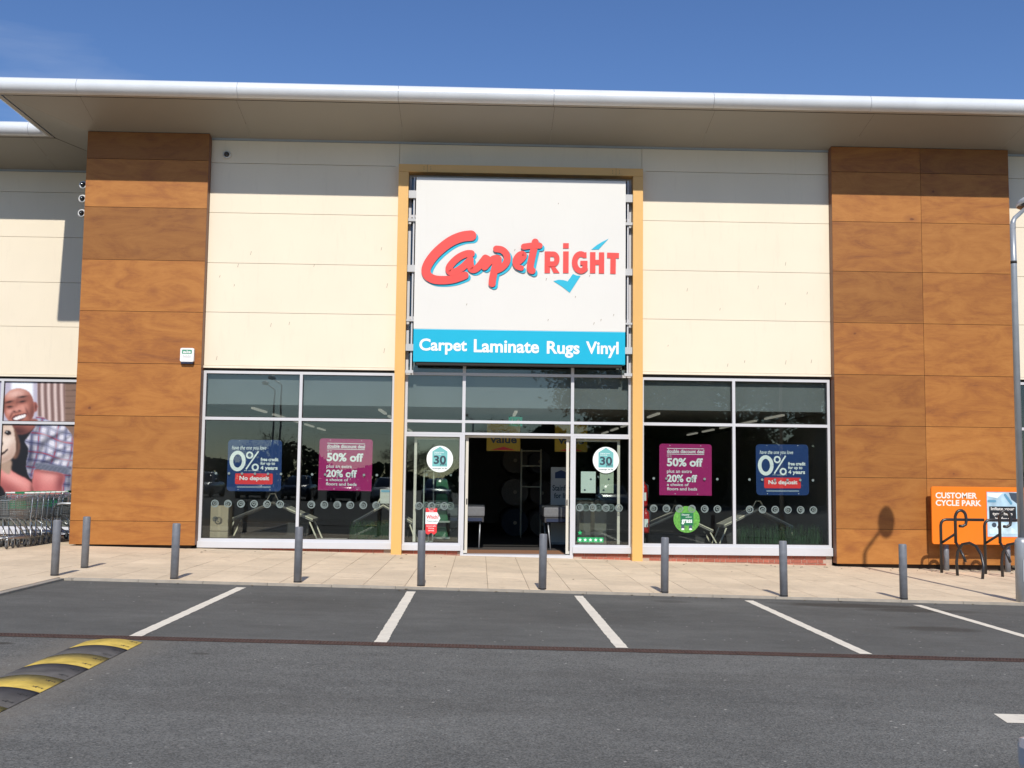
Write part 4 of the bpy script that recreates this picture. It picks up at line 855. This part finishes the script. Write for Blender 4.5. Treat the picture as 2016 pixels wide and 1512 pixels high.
# shirt
sh = fill([(295, 372), (345, 378), (400, 405), (500, 435), (560, 490), (588, 560), (585, 700), (572, 830), (550, 1000), (470, 1000), (470, 830), (300, 780), (255, 870), (215, 770), (235, 640), (205, 575), (240, 520), (285, 450)], (.72, .71, .80), 4)
def plaid(ang, per, w_, col, al, off=0):
    global CAN
    q = PX * math.cos(R(ang)) + PY * math.sin(R(ang)) + 9 * np.sin(PY / 60.) + 7 * np.sin(PX / 45.); f = np.abs(((q / per + off) % 1) - .5) * per; m_ = np.clip((w_ - f) / 4 + .5, 0, 1) * sh * al; CAN = CAN * (1 - m_[..., None]) + np.array(col) * m_[..., None]
for a_ in (12, 104): plaid(a_, 66, 17, (.16, .18, .36), .55); plaid(a_, 66, 5, (.03, .035, .11), .6); plaid(a_, 132, 5, (.48, .06, .10), .8, .27)
for x_, y_, rx_, ry_, an, al in ((345, 600, 16, 75, 22, .75), (430, 535, 100, 12, -28, .75), (420, 720, 120, 15, -16, .75), (520, 560, 70, 8, -35, .5), (250, 700, 22, 110, 5, .8), (560, 880, 26, 110, 5, .75), (300, 470, 14, 50, 25, .6), (480, 640, 80, 9, -20, .45), (330, 420, 40, 10, 20, .5)): blob(x_, y_, rx_, ry_, (.02, .02, .06), al, sh, an)
for x_, y_, rx_, ry_, an in ((440, 470, 60, 22, 20), (450, 600, 70, 22, -18), (360, 520, 26, 40, 0), (520, 720, 40, 30, 0)): blob(x_, y_, rx_, ry_, (.92, .92, .97), .35, sh, an)
cf = fill([(288, 790), (292, 742), (400, 752), (550, 780), (545, 832), (470, 822), (380, 806)], (.20, .22, .29), 4)
for k in range(4): fill([(290, 752 + k * 12), (545, 792 + k * 11), (545, 796 + k * 11), (290, 756 + k * 12)], (.10, .11, .16), 3, False, cf)
# arms
am = fill([(276, 795), (380, 808), (480, 824), (520, 850), (505, 920), (475, 1030), (268, 1030), (262, 900)], (.64, .21, .20), 5)
blob(395, 850, 60, 45, (.84, .42, .38), .7, am); blob(490, 900, 30, 80, (.26, .06, .07), .85, am, 10); blob(290, 960, 30, 70, (.40, .10, .10), .6, am); blob(400, 815, 120, 14, (.25, .07, .07), .7, am, 8)
fm = fill([(-80, 725), (40, 770), (130, 828), (230, 880), (270, 935), (276, 1030), (90, 1030), (20, 930), (-80, 870)], (.66, .22, .20), 5)
blob(120, 870, 110, 32, (.86, .44, .40), .75, fm, 28); blob(60, 950, 120, 40, (.30, .07, .07), .75, fm, 28); blob(262, 960, 16, 60, (.22, .05, .05), .8, fm)
# neck, head
nk = fill([(95, 400), (295, 390), (285, 450), (225, 500), (150, 512), (105, 475)], (.30, .10, .075), 6); blob(150, 490, 80, 30, (.07, .02, .018), .85, nk); blob(240, 440, 40, 30, (.44, .17, .13), .5, nk)
er = fill([(264, 262), (285, 252), (304, 275), (302, 315), (287, 334), (268, 325)], (.44, .15, .11), 4); blob(290, 292, 7, 20, (.10, .03, .025), .8, er)
hd = fill([(34, 300), (30, 250), (45, 200), (85, 160), (140, 143), (200, 152), (245, 185), (268, 240), (276, 300), (272, 360), (240, 412), (180, 440), (110, 434), (60, 392), (36, 340)], (.50, .195, .135), 4)
for x_, y_, rx_, ry_, an, c_, al in ((130, 185, 70, 26, -8, (.86, .60, .53), .7), (85, 330, 26, 20, 0, (.80, .42, .36), .6), (190, 300, 30, 26, 0, (.78, .40, .33), .6), (262, 330, 24, 90, 6, (.16, .05, .04), .8), (240, 215, 30, 60, -30, (.34, .12, .085), .5), (150, 430, 90, 16, -4, (.12, .035, .03), .8), (36, 300, 9, 80, 0, (.22, .07, .055), .7), (75, 262, 45, 12, -6, (.20, .065, .05), .55), (185, 228, 48, 13, -8, (.20, .065, .05), .55), (138, 255, 9, 40, 12, (.26, .085, .065), .5)): blob(x_, y_, rx_, ry_, c_, al, hd, an)
DKc = (.020, .010, .010)
for x_, y_, rx_, an in ((74, 252, 24, -14), (182, 211, 28, -8)): blob(x_, y_, rx_, 6, DKc, .95, None, an)
for x_, y_, rx_, an in ((80, 292, 22, -4), (182, 250, 24, -10)): blob(x_, y_, rx_, 7, DKc, 1.0, None, an); blob(x_, y_ + 13, rx_, 6, (.28, .09, .07), .6, None, an)
blob(138, 312, 20, 16, (.70, .34, .28), .75); blob(118, 330, 8, 5, DKc, .85); blob(158, 324, 8, 5, DKc, .85); blob(138, 336, 26, 5, (.20, .06, .05), .7, None, -10)
blob(92, 360, 7, 26, (.18, .055, .045), .75, None, 25); blob(222, 335, 7, 30, (.18, .055, .045), .75, None, -22)
mo = fill([(92, 392), (112, 364), (160, 352), (210, 342), (218, 360), (196, 388), (160, 404), (120, 408)], (.16, .035, .035), 3); fill([(106, 388), (150, 366), (206, 354), (202, 374), (165, 390), (125, 398)], (.90, .87, .86), 3)
for k in range(5): blob(122 + k * 18, 384 - k * 5, 1.6, 9, (.55, .50, .50), .5)
# dog
ea = fill([(98, 440), (135, 500), (162, 600), (145, 690), (110, 700), (108, 560)], (.24, .12, .075), 6); blob(140, 600, 10, 70, (.06, .03, .02), .6, ea)
fu = fill([(-130, 430), (-40, 412), (50, 420), (102, 450), (118, 520), (128, 600), (120, 670), (82, 720), (10, 760), (-80, 720), (-140, 600)], (.74, .60, .50), 5)
blob(60, 560, 45, 70, (.90, .80, .72), .6, fu); blob(100, 640, 30, 60, (.46, .28, .22), .55, fu, 20); blob(20, 720, 80, 22, (.40, .24, .19), .6, fu, -20); blob(20, 440, 60, 16, (.50, .34, .25), .5, fu); blob(62, 502, 34, 22, (.40, .24, .17), .6, fu)
ch = fill([(60, 730), (95, 730), (80, 830), (20, 800), (0, 760)], (.46, .33, .25), 6)
fill([(36, 502), (55, 482), (84, 488), (92, 512), (62, 520)], DKc, 3); blob(58, 494, 4, 3, (.8, .8, .8), .8); fill([(-30, 568), (10, 562), (28, 588), (8, 616), (-30, 612)], DKc, 4); blob(2, 578, 8, 4, (.4, .4, .42), .6)
fill([(-30, 668), (20, 660), (62, 630), (66, 640), (25, 678), (-30, 692)], (.05, .02, .02), 3); fill([(-30, 684), (12, 678), (8, 708), (-30, 718)], (.72, .22, .30), 4)
CAN = np.clip(CAN, 0, 1) ** 1.18 * .96; CAN *= (1 + rngm.normal(0, .03, PX.shape))[..., None]
ny, nx = PX.shape; vs = []
for j in range(ny):
    for i in range(nx): q_ = mu(GX[i], GY[j]); vs.append((q_[0], 2.7335, q_[1]))
fs = [(j * nx + i, j * nx + i + 1, (j + 1) * nx + i + 1, (j + 1) * nx + i) for j in range(ny - 1) for i in range(nx - 1)]
me = bpy.data.meshes.new('print'); oo = ORG[W.name]; me.from_pydata([(v[0] - oo[0], v[1] - oo[1], v[2] - oo[2]) for v in vs], [], fs)
ca = me.color_attributes.new('ink', 'FLOAT_COLOR', 'POINT'); ca.data.foreach_set('color', np.concatenate([np.clip(CAN, .004, .95).reshape(-1, 3), np.ones((nx * ny, 1))], 1).astype(np.float32).ravel())
pmn = bpy.data.materials.new('mural_print'); pmn.use_nodes = True; pb = pmn.node_tree.nodes['Principled BSDF']; pb.inputs['Roughness'].default_value = .38
at_ = pmn.node_tree.nodes.new('ShaderNodeAttribute'); at_.attribute_name = 'ink'; sat = pmn.node_tree.nodes.new('ShaderNodeHueSaturation'); sat.inputs['Saturation'].default_value = .95; pmn.node_tree.links.new(at_.outputs['Color'], sat.inputs['Color']); pmn.node_tree.links.new(sat.outputs[0], pb.inputs['Base Color'])
me.materials.append(pmn); o = bpy.data.objects.new('print', me); COL.objects.link(o); o.parent = W

# next unit to the right of the column
N2 = thing('adjoining_unit', 'sliver of cream retail unit beyond the right timber column', 'building', (12.5, 0, 0))
clad(N2, 11.055, 14.5, -.05, ZJ); box('wall', 11.055, 14.5, .022, .3, 3.745, 8.6, MATS['wall_backing'], N2); box('drip_flashing', 11.055, 14.5, -.068, 0, 3.752, 3.798, CREAM_TRIM, N2); box('head_gap', 11.055, 14.5, 0, .1, 3.702, 3.745, DARK, N2); box('top_trim', 11.055, 14.5, -.062, -.051, 8.531, 8.60, GREYTRIM, N2)
window(N2, 11.06, 14.5, .1, 3.70, [12.8], [2.72], sill=-.05)
tag(MB().box(11.0, 14.5, 3, 3.1, -.2, 9).build('shop_wall_far', pm('black_wall', (.03, .03, .035), .9)), kind='structure')

# ------------------------------------------------------------ bollards
BP = [(-6.12, -6.36, 'grey bollard farthest left, in front of the trolleys'), (-6.17, -5.02, 'grey bollard set back from the row, before the left timber column'), (-4.40, -6.38, 'grey bollard standing before the right edge of the left timber column'), (-2.62, -6.40, 'grey bollard in front of the mullion of the left window'),
      (-.83, -6.46, 'grey bollard in front of the left entrance screen'), (.93, -6.47, 'grey bollard in front of the open doorway'), (2.71, -6.48, 'grey bollard in front of the right window, below the grass sticker'), (4.44, -6.55, 'grey bollard below the blue poster of the right window'), (6.22, -6.50, 'grey bollard farthest right, before the right timber column')]
b0 = local('bollard', '', 'bollard', 'steel bollards along the kerb')
MB().lathe([(.057, -.15), (.057, .785), (.052, .797), (.040, .800), (.002, .802)], seg=22).build('post', BOLL, b0)
MB().lathe([(.0585, .01), (.0585, .018), (.057, .02), (.057, .008)], seg=22).build('base_seal', DARK, b0)
for i, (x, y, lb) in enumerate(BP):
    o = b0 if i == 0 else copy_tree(b0); o.location = (x, y, gz(x)); o.rotation_euler = (random.uniform(-.013, .013), random.uniform(-.013, .013), random.uniform(0, 6)); o['label'] = lb

# dead leaves blown along the wall foot, grit in the car park
lf = MB()
for k in range(70):
    if k < 34: x = random.uniform(5.2, 11.2); y = -.30 - abs(random.gauss(0, .45))
    elif k < 48: x = random.uniform(-5.5, 5); y = -.1 - abs(random.gauss(0, 1.5))
    else: x = random.uniform(-5, 8); y = KY - .06 - abs(random.gauss(0, .1))
    z = (gz(x) if y > KY else az(x)) + .006; a = random.uniform(0, 6.28); l = random.uniform(.015, .045); u = (math.cos(a) * l, math.sin(a) * l)
    lf.poly([(x - u[0], y - u[1], z), (x + u[1] * .5, y - u[0] * .5, z + .008), (x + u[0], y + u[1], z + .004), (x - u[1] * .5, y + u[0] * .5, z + .012)])
tag(lf.build('leaf_litter', pm('dead_leaf', (.10, .075, .035), .9, var=.4, scale=30), fix=False), 'scattered dead leaves and grit along the wall and kerb', 'litter', kind='stuff')

# ------------------------------------------------------------ lamp post
def lamp(loc, label, rz=0):
    o = local('lamp_post', label, 'lamp post', 'car park lamp posts'); x = 0
    MB().lathe([(.10, -.2), (.10, .86), (.092, .90), (.06, .94)], seg=22).build('base_section', GALV, o)
    MB().tube([(0, 0, .9), (0, 0, 5.0), (0, 0, 5.66)], [.050, .044, .041], 18).build('shaft', GALV, o)
    MB().lathe([(.046, 5.05), (.046, 5.09)], seg=18).build('collar', DARK, o)
    MB().tube([(0, 0, 5.58), (.012, .008, 5.70), (.05, .03, 5.76), (.36, .22, 6.0)], [.042, .038, .034, .028], 12).build('arm', GALV, o)
    h = MB(); c = (.45, .28, 6.07); n_ = 18; b_ = 0
    for rr, zz in ((.05, -.085), (.6, -.08), (.95, -.02), (1, .01), (.85, .07), (.5, .105), (.05, .115)):
        for j in range(n_): h.v.append((c[0] + .175 * rr * math.cos(2 * math.pi * j / n_), c[1] + .37 * rr * math.sin(2 * math.pi * j / n_), c[2] + zz))
    for i in range(6):
        for j in range(n_): h.face([i * n_ + j, i * n_ + (j + 1) % n_, (i + 1) * n_ + (j + 1) % n_, (i + 1) * n_ + j], 0 if i > 1 else 1, True)
    h.face(range(n_), 1); h.face(range(6 * n_, 7 * n_)); h.build('lamp_head', [pm('lamp_white', (.62, .64, .65), .35), pm('lamp_dark', (.05, .05, .055), .15, spec=.7)], o)
    box('door_plate', -.04, .04, -.103, -.099, .3, .62, pm('plate_grey', (.38, .40, .42), .4), o)
    o.location = loc; o.rotation_euler = (0, 0, rz); return o
lamp((8.03, -6.42, gz(8)), 'tall grey lamp post cut by the right edge, in front of the cycle sign')

# ------------------------------------------------------------ orange cycle park sign
G = thing('cycle_park_sign', 'bright orange cycle park sign on two grey posts', 'sign', (10.2, -.5, gz(10)))
MB().prism(rrect(9.15, 11.6, .345, 1.505, .05), -.52, -.48).build('board', ORANGE, G)
for x in (9.46, 10.72): MB().tube([(x, -.44, gz(x) - .1), (x, -.44, .5)], .055, 16).build('post', BOLL, G)
p = Print(-.5205); LW = flat('sign_letter', (.80, .77, .72)); p.t('CUSTOMER', 9.235, 10.085, 1.265, 1.385, LW, .03).t('CYCLE PARK', 9.235, 10.17, 1.115, 1.235, LW, .03); p.build('lettering', G)
p = Print(-.5225); p.p([(10.285, .505), (10.945, .505), (10.945, 1.405), (10.285, 1.405)], pm('poster_sky', (.42, .60, .72), .35, var=.35, scale=3)).p([(10.3, 1.39), (10.62, 1.39), (10.5, 1.28), (10.3, 1.32)], PW).p([(10.93, 1.39), (10.74, 1.39), (10.79, 1.26), (10.93, 1.15)], flat('poster_roof', (.05, .07, .10))).stroke([(10.32, 1.22), (10.45, 1.22)], .05, flat('poster_blue', (.12, .30, .45))).stroke([(10.66, 1.35), (10.78, 1.18)], .05, MATS['poster_blue']).p([(10.32, .56), (10.9, .56), (10.9, .62), (10.6, .80), (10.32, .72)], pm('poster_pale', (.55, .72, .80), .35, var=.3, scale=7)).p(circ(10.42, .74, .05, 10), MATS['poster_roof']).p(circ(10.52, .70, .04, 10), MATS['poster_roof'])
p.p([(10.325, .81), (10.875, .81), (10.875, 1.115), (10.325, 1.115)], flat('poster_black', (.012, .014, .018))).t('Inflate your', 10.36, 10.84, 1.02, 1.10, LW, .015).t('tyres here', 10.39, 10.80, .92, 1.0, LW, .015).t('its free', 10.44, 10.74, .83, .905, LW, .015)
p.build('inset_poster', G)
q = MB(); q.box(10.27, 10.284, -.5235, -.5205, .495, 1.415); q.box(10.946, 10.96, -.5235, -.5205, .495, 1.415); q.box(10.284, 10.946, -.5235, -.5205, 1.406, 1.418); q.box(10.284, 10.946, -.5235, -.5205, .492, .504); q.build('poster_frame', pm('poster_frame_red', (.80, .16, .06), .4), G)

# ------------------------------------------------------------ cycle rack
K = thing('cycle_rack', 'black tubular cycle rack with hooked stands before the orange sign', 'cycle rack', (9.5, -1.6, gz(9.5)))
def arc(c, r, a0, a1, ax, n=10):
    out = []
    for i in range(n + 1):
        a = R(a0 + (a1 - a0) * i / n); out.append((c[0] + r * math.cos(a) * ax[0], c[1] + r * math.cos(a) * ax[1], c[2] + r * math.sin(a)))
    return out
for k, x in enumerate((9.06, 9.93)):
    z0 = gz(x); yb = -1.15; r_ = .028
    # rear post bending into the top rail
    MB().tube([(x, yb, z0 - .05), (x, yb, .74), (x + .012, yb, .80), (x + .05, yb, .845), (x + .11, yb, .86), (x + .86, yb, .86)], r_, 10).build('post', BLK, K)
    # hooked front stem
    xs_ = x + .16; yf = -1.45; zc = .93
    MB().tube([(xs_, yf, .42), (xs_, yf, .93)] + [(xs_ + .10 - .10 * math.cos(R(a)), yf - .02, .93 + .12 * math.sin(R(a))) for a in range(25, 181, 20)] + [(xs_ + .205, yf - .03, .86), (xs_ + .19, yf - .03, .78), (xs_ + .13, yf - .03, .745), (xs_ + .06, yf - .03, .75)], .029, 10).build('hook', BLK, K)
    MB().tube([(x + .005, yb, .40), (xs_, yf, .60)], .025, 8).build('brace', BLK, K)
    # wheel loop on the ground
    MB().tube([(x + .05, -1.75, z0 - .03), (x + .03, -1.76, .08), (x + .05, -1.78, .28), (x + .11, -1.85, .42), (x + .19, -1.98, .455), (x + .25, -2.12, .40), (x + .285, -2.25, .25), (x + .28, -2.34, .06), (x + .235, -2.38, z0 - .03)], .027, 10).build('wheel_loop', BLK, K)
    MB().tube([(xs_, yf, .44), (x + .22, -1.62, .20), (x + .25, -1.66, .07)], .026, 8).build('stay', BLK, K)

# ------------------------------------------------------------ shopping trolleys
T0 = local('shopping_trolley', 'nested wire shopping trolley facing the car park beside the left timber column', 'trolley', 'nested shopping trolleys by the neighbouring unit')
def lerp(a, b_, t): return tuple(x + (y - x) * t for x, y in zip(a, b_))
# local axes: +x = front of trolley
bk = [(-.42, -.27, .98), (-.42, .27, .98), (-.38, .25, .52), (-.38, -.25, .52)]; fr = [(.46, -.19, .90), (.46, .19, .90), (.40, -.0, .0), (.0, .0, .0)]; fr[2] = (.38, .17, .60); fr[3] = (.38, -.17, .60)
q = MB(); wr = .0045
def grid(a, b_, c, d, nu, nv):
    for i in range(nu + 1): q.bar(lerp(a, b_, i / nu), lerp(d, c, i / nu), wr * (2 if i in (0, nu) else 1))
    for j in range(nv + 1): q.bar(lerp(a, d, j / nv), lerp(b_, c, j / nv), wr * (2 if j in (0, nv) else 1))
grid(bk[0], fr[0], fr[3], bk[3], 13, 8); grid(bk[1], fr[1], fr[2], bk[2], 13, 8); grid(fr[0], fr[1], fr[2], fr[3], 7, 7); grid(bk[3], bk[2], fr[2], fr[3], 7, 12); grid(bk[0], bk[1], bk[2], bk[3], 8, 7)
q.build('basket', STEEL, T0)
q = MB()
for s_ in (-1, 1):
    q.tube([(-.46, s_ * .27, 1.02), (-.42, s_ * .265, .95), (-.36, s_ * .26, .50), (-.42, s_ * .26, .20), (-.36, s_ * .25, .17), (.40, s_ * .17, .20), (.44, s_ * .165, .16)], .012, 6); q.tube([(-.30, s_ * .25, .18), (.36, s_ * .17, .58)], .010, 6)
q.tube([(-.36, -.25, .175), (-.36, .25, .175)], .010, 6); q.tube([(.40, -.17, .20), (.40, .17, .20)], .010, 6)
for k in range(5): q.tube([(-.3, -.18 + .09 * k, .19), (.36, -.13 + .065 * k, .205)], .005, 5)
q.build('chassis', STEEL, T0)
MB().tube([(-.47, -.28, 1.03), (-.47, .28, 1.03)], .017, 10).build('handle', pm('trolley_handle', (.72, .76, .70), .4), T0)
MB().box(-.50, -.44, -.09, .09, 1.012, 1.055).build('handle_badge', pm('trolley_green', (.02, .17, .07), .4), T0)
MB().box(-.375, -.36, -.17, .17, .72, .90).build('seat_flap', pm('flap_green', (.006, .15, .07), .4), T0)
for x, s_ in ((-.38, .24), (.42, .165)):
    for k in (-1, 1):
        c = (x, k * s_, .062); wq = MB().lathe([(.012, -.016), (.052, -.016), (.060, -.012), (.062, 0), (.060, .012), (.052, .016), (.012, .016)], c, 16, 'Y').build('wheel', pm('castor_grey', (.10, .10, .10), .6), T0)
        q = MB(); q.box(x - .02, x + .02, k * s_ - .027, k * s_ - .019, .05, .16); q.box(x - .02, x + .02, k * s_ + .019, k * s_ + .027, .05, .16); q.box(x - .02, x + .02, k * s_ - .027, k * s_ + .027, .15, .17); q.build('castor_fork', STEEL, wq)
first = True
for k in range(7):
    o = T0 if first else copy_tree(T0); first = False; o['label'] = ('frontmost', 'second', 'third', 'fourth', 'fifth', 'sixth', 'rearmost')[k] + ' wire trolley, counted from the front, of the nested row facing the car park'; x = -8.98; y = -1.25 + .27 * k; o.location = (x + random.uniform(-.015, .015), y, gz(x)); o.rotation_euler = (0, 0, R(-90) + random.uniform(-.02, .02))
for k in range(3):
    o = copy_tree(T0); o.location = (-8.80 - .26 * k, 1.42, gz(-9)); o.rotation_euler = (0, 0, R(180)); o['label'] = ('rightmost', 'middle', 'leftmost')[k] + ' of the wire trolleys parked sideways behind the nested row'; o['group'] = 'trolleys parked sideways'
o = thing('trolley_rail', 'bent galvanised trolley guard rail beside the left timber column', 'rail', (-8.6, .35, gz(-8.6)))
MB().tube([(-8.80, .45, .1), (-8.80, .45, .78), (-8.775, .45, .87), (-8.72, .45, .92), (-8.62, .45, .94), (-8.2, .45, .94)], .026, 12).build('tube', GALV, o)
MB().lathe([(.05, 0), (.05, .012), (.027, .014)], (-8.80, .45, gz(-8.8)), 14).build('base_plate', GALV, o)

# ------------------------------------------------------------ cars
CG = pm('car_glass', (.012, .014, .016), .05, spec=.8)
def car(label, paint, loc, rz, group=None, tmpl=[]):
    if not tmpl:
        o = local('parked_car', label, 'car', group)
        # body: cross-sections along the length (x = forward), lofted
        secs = [(-2.08, .30, .66, .62, .62), (-2.02, .24, .80, .74, .74), (-1.80, .20, .88, .80, .84), (-1.2, .18, .93, .85, .88), (0, .18, .93, .87, .88), (.9, .18, .92, .86, .88), (1.35, .19, .90, .84, .86), (1.80, .22, .80, .80, .80), (2.02, .26, .68, .70, .68), (2.08, .32, .58, .60, .60)]
        q = MB(); k = 12
        for x, zb, zt, wb, wt in secs:
            pr = [(wb * .80, zb), (wb * .97, zb + .05), (wb + .02, (zb + zt) / 2 - .05), (wb + .015, (zb + zt) / 2 + .12), (wt * .96, zt - .05), (wt * .82, zt)]
            ring_ = pr + [(-a, b_) for a, b_ in pr[::-1]]; q.v += [(x, a, b_) for a, b_ in ring_]
        for i in range(len(secs) - 1):
            for j in range(k): q.face([i * k + j, i * k + (j + 1) % k, (i + 1) * k + (j + 1) % k, (i + 1) * k + j], 0, True)
        q.face(range(k)); q.face(range((len(secs) - 1) * k, len(secs) * k)); body = q.build('body', paint, o)
        # cabin
        cs = [(-1.88, .86, .70, .66), (-1.25, 1.42, .58, .56), (-.4, 1.49, .60, .58), (.25, 1.45, .58, .56), (1.12, .87, .70, .66)]
        q = MB()
        for x, zt, w0, w1 in cs: q.v += [(x, .79, .84), (x, w0, zt - .04), (x, w0 - .1, zt), (x, -(w0 - .1), zt), (x, -w0, zt - .04), (x, -.79, .84)]
        for i in range(4):
            for j in range(5): q.face([i * 6 + j, i * 6 + j + 1, (i + 1) * 6 + j + 1, (i + 1) * 6 + j], 1 if (j in (0, 4) or i in (0, 3)) else 0, True)
        q.build('cabin', [paint, CG], o)
        for s_ in (-1, 1):
            q = MB(); q.bar((-1.25, s_ * .62, 1.40), (-1.78, s_ * .76, .88), .06); q.bar((-.35, s_ * .66, 1.40), (-.3, s_ * .80, .88), .07, .03); q.bar((.3, s_ * .64, 1.38), (1.08, s_ * .78, .88), .055); q.build('pillar', paint, o)
            MB().lathe([(.05, -.05), (.09, -.02), (.08, .05), (.02, .07)], (.75, s_ * .93, .98), 12, 'X').build('wing_mirror', BLK, o)
            q = MB(); q.box(1.80, 2.03, s_ * .66 - .13, s_ * .66 + .11, .60, .74); q.build('headlight', pm('headlight_glass', (.55, .56, .58), .1), o, bevel=.04)
            q = MB(); q.box(-2.05, -1.88, s_ * .68 - .1, s_ * .68 + .09, .62, .82); q.build('tail_light', pm('tail_red', (.35, .01, .01), .2), o, bevel=.03)
            for x in (-1.28, 1.30):
                wq = MB().lathe([(.20, -.10), (.29, -.10), (.315, -.07), (.315, .07), (.29, .10), (.20, .10)], (x, s_ * .78, .315), 22, 'Y').build('wheel', RUBBER, o); MB().lathe([(.02, -.09), (.19, -.085), (.205, -.06), (.205, .06), (.19, .085), (.02, .09)], (x, s_ * .785, .315), 20, 'Y').build('rim', GALV, wq)
        q = MB(); q.box(2.0, 2.105, -.62, .62, .22, .42); q.box(-2.105, -2.0, -.66, .66, .24, .46); q.build('bumper', BLK, o, bevel=.04)
        tmpl.append(o)
    else: o = copy_tree(tmpl[0]); o['label'] = label
    for ch in o.children:
        if ch.name.split('.')[0] in ('body', 'cabin', 'pillar'):
            ch.material_slots[0].link = 'OBJECT'; ch.material_slots[0].material = paint
    if group: o['group'] = group
    elif 'group' in o: del o['group']
    o.location = loc; o.rotation_euler = (0, 0, rz); return o
PB = pm('car_blue_grey', (.055, .075, .10), .3, metal=.15, var=.02, coat=.6); PK = pm('car_black', (.012, .012, .014), .2, coat=.8, var=.02); PS = pm('car_silver', (.34, .35, .36), .28, metal=.5, coat=.6, var=.02); PR = pm('car_white', (.62, .62, .61), .3, coat=.6, var=.02); PN = pm('car_navy', (.02, .03, .07), .22, coat=.8, var=.02)
car('blue-grey car, only its bumper corner showing at the bottom right', PB, (2.782, -20.4, az(2.8)), R(90))
for i, (x, pt, lb) in enumerate(((-16.5, PS, 'silver car'), (-13.6, PK, 'black car'), (-10.9, PN, 'navy car'), (-8.2, PK, 'second black car'), (-5.6, PR, 'white car'), (-2.6, PN, 'second navy car'), (2.6, PK, 'third black car'), (8.0, PS, 'second silver car'))):
    car(lb + ' parked behind the viewer, seen only as a reflection', pt, (x, -44 + random.uniform(-.3, .3), az(x)), R(90), 'cars reflected in the windows')
for x, y, lb in ((-9.4, -29, 'lamp post reflected in the left shop window'), (-10.4, -32.5, 'farther lamp post reflected in the left shop window'), (-.5, -54, 'lamp post reflected over the entrance')): lamp((x, y, az(x)), lb, R(160))

# ------------------------------------------------------------ trees behind the car park (mirrored in the glass)
BARK = pm('bark', (.09, .07, .05), .9, var=.3, scale=6)
def leafm(n_, c): return pm(n_, c, .65, var=.5, scale=1.2, spec=.3)
LF = [leafm('leaf_spring', (.17, .16, .035)), leafm('leaf_green', (.06, .10, .022)), leafm('leaf_dark', (.03, .055, .016))]
def tree(x, y, h, rx, label, lm, n_=5200, dens=1.0):
    z0 = az(x); o = thing('car_park_tree', label, 'tree', (x, y, z0), 'trees behind the car park'); q = MB(); tips = []
    q.tube([(x, y, z0 - .2), (x + .1, y, z0 + h * .25), (x - .1, y + .1, z0 + h * .5), (x + .05, y, z0 + h * .8)], [h * .028, h * .022, h * .015, h * .005], 10)
    for k in range(22):
        a = random.uniform(0, 6.28); zb = z0 + h * random.uniform(.22, .65); l = rx * random.uniform(.55, 1.0); e = (x + l * math.cos(a), y + l * math.sin(a), zb + h * random.uniform(.10, .32)); md = (x + l * .45 * math.cos(a + .2), y + l * .45 * math.sin(a + .2), zb + (e[2] - zb) * .35)
        q.tube([(x, y, zb), md, e], [h * .010, h * .006, h * .002], 6); tips += [e, md]
        for m_ in range(3):
            a2 = a + random.uniform(-1, 1); e2 = (md[0] + l * .5 * math.cos(a2), md[1] + l * .5 * math.sin(a2), md[2] + h * random.uniform(.05, .2)); q.tube([md, e2], [h * .004, h * .0015], 5); tips.append(e2)
    q.build('trunk', BARK, o); tips += [(x + random.gauss(0, rx * .2), y + random.gauss(0, rx * .2), z0 + h * random.uniform(.75, .97)) for _ in range(14)]
    c = MB()
    for k in range(n_):
        t = random.choice(tips); s_ = h * .055; p_ = Vector((t[0] + random.gauss(0, s_), t[1] + random.gauss(0, s_), t[2] + random.gauss(0, s_ * .75))); sz = random.uniform(.09, .20) * h / 12
        u = Vector((random.gauss(0, 1), random.gauss(0, 1), random.gauss(0, .6))).normalized(); v = u.cross(Vector((random.gauss(0, 1), random.gauss(0, 1), random.gauss(0, 1)))).normalized()
        c.poly([p_ - u * sz, p_ + v * sz * .5, p_ + u * sz, p_ - v * sz * .5], 0)
    c.build('crown', lm, o, fix=False)
tree(10.5, -62, 13.5, 6.5, 'large pale green tree reflected over the entrance', LF[0], 15000); tree(19, -60, 13, 6, 'bushy tree reflected in the right shop window', LF[1], 15000); tree(27, -64, 14, 6.5, 'dark tree reflected at the far right', LF[2], 13000); tree(-22, -95, 6, 4, 'low dark tree reflected at the far left', LF[2], 4500); tree(-8, -98, 5.6, 4, 'low green tree reflected in the left shop window', LF[2], 4500); tree(2.5, -92, 8, 4, 'small thin tree reflected beside the entrance', LF[1], 3500)
c = MB()
for k in range(16000):
    x = random.uniform(-70, 70); hh = 3.2 + 1.2 * math.sin(x * .21) + .9 * math.sin(x * .57 + 1); p_ = Vector((x, -100 + random.gauss(0, 1.2), random.uniform(-.2, hh))); u = Vector((random.gauss(0, 1), random.gauss(0, .6), random.gauss(0, 1))).normalized(); v = u.cross(Vector((random.random(), 1, random.random()))).normalized(); c.poly([p_ - u * .32, p_ + v * .2, p_ + u * .32, p_ - v * .2])
for k in range(15000):  # taller unseen foliage band, added to darken the reflection in the right panes
    x = random.uniform(4.5, 42); hh = 6.2 + 1.1 * math.sin(x * .43) + .8 * math.sin(x * 1.1 + 2) - max(0, 8 - x) * .7; p_ = Vector((x, -70 + random.gauss(0, 1.3), random.uniform(-.3, hh))); u = Vector((random.gauss(0, 1), random.gauss(0, .6), random.gauss(0, 1))).normalized(); v = u.cross(Vector((random.random(), 1, random.random()))).normalized(); c.poly([p_ - u * .34, p_ + v * .22, p_ + u * .34, p_ - v * .22])
h_ = c.build('hedge', LF[2], fix=False); tag(h_, 'long dark hedge closing the far side of the car park, with a taller unseen band added to darken the right panes', 'hedge', kind='stuff')
print('triangles', sum(len(o.data.polygons) for o in bpy.data.objects if o.type == 'MESH'))
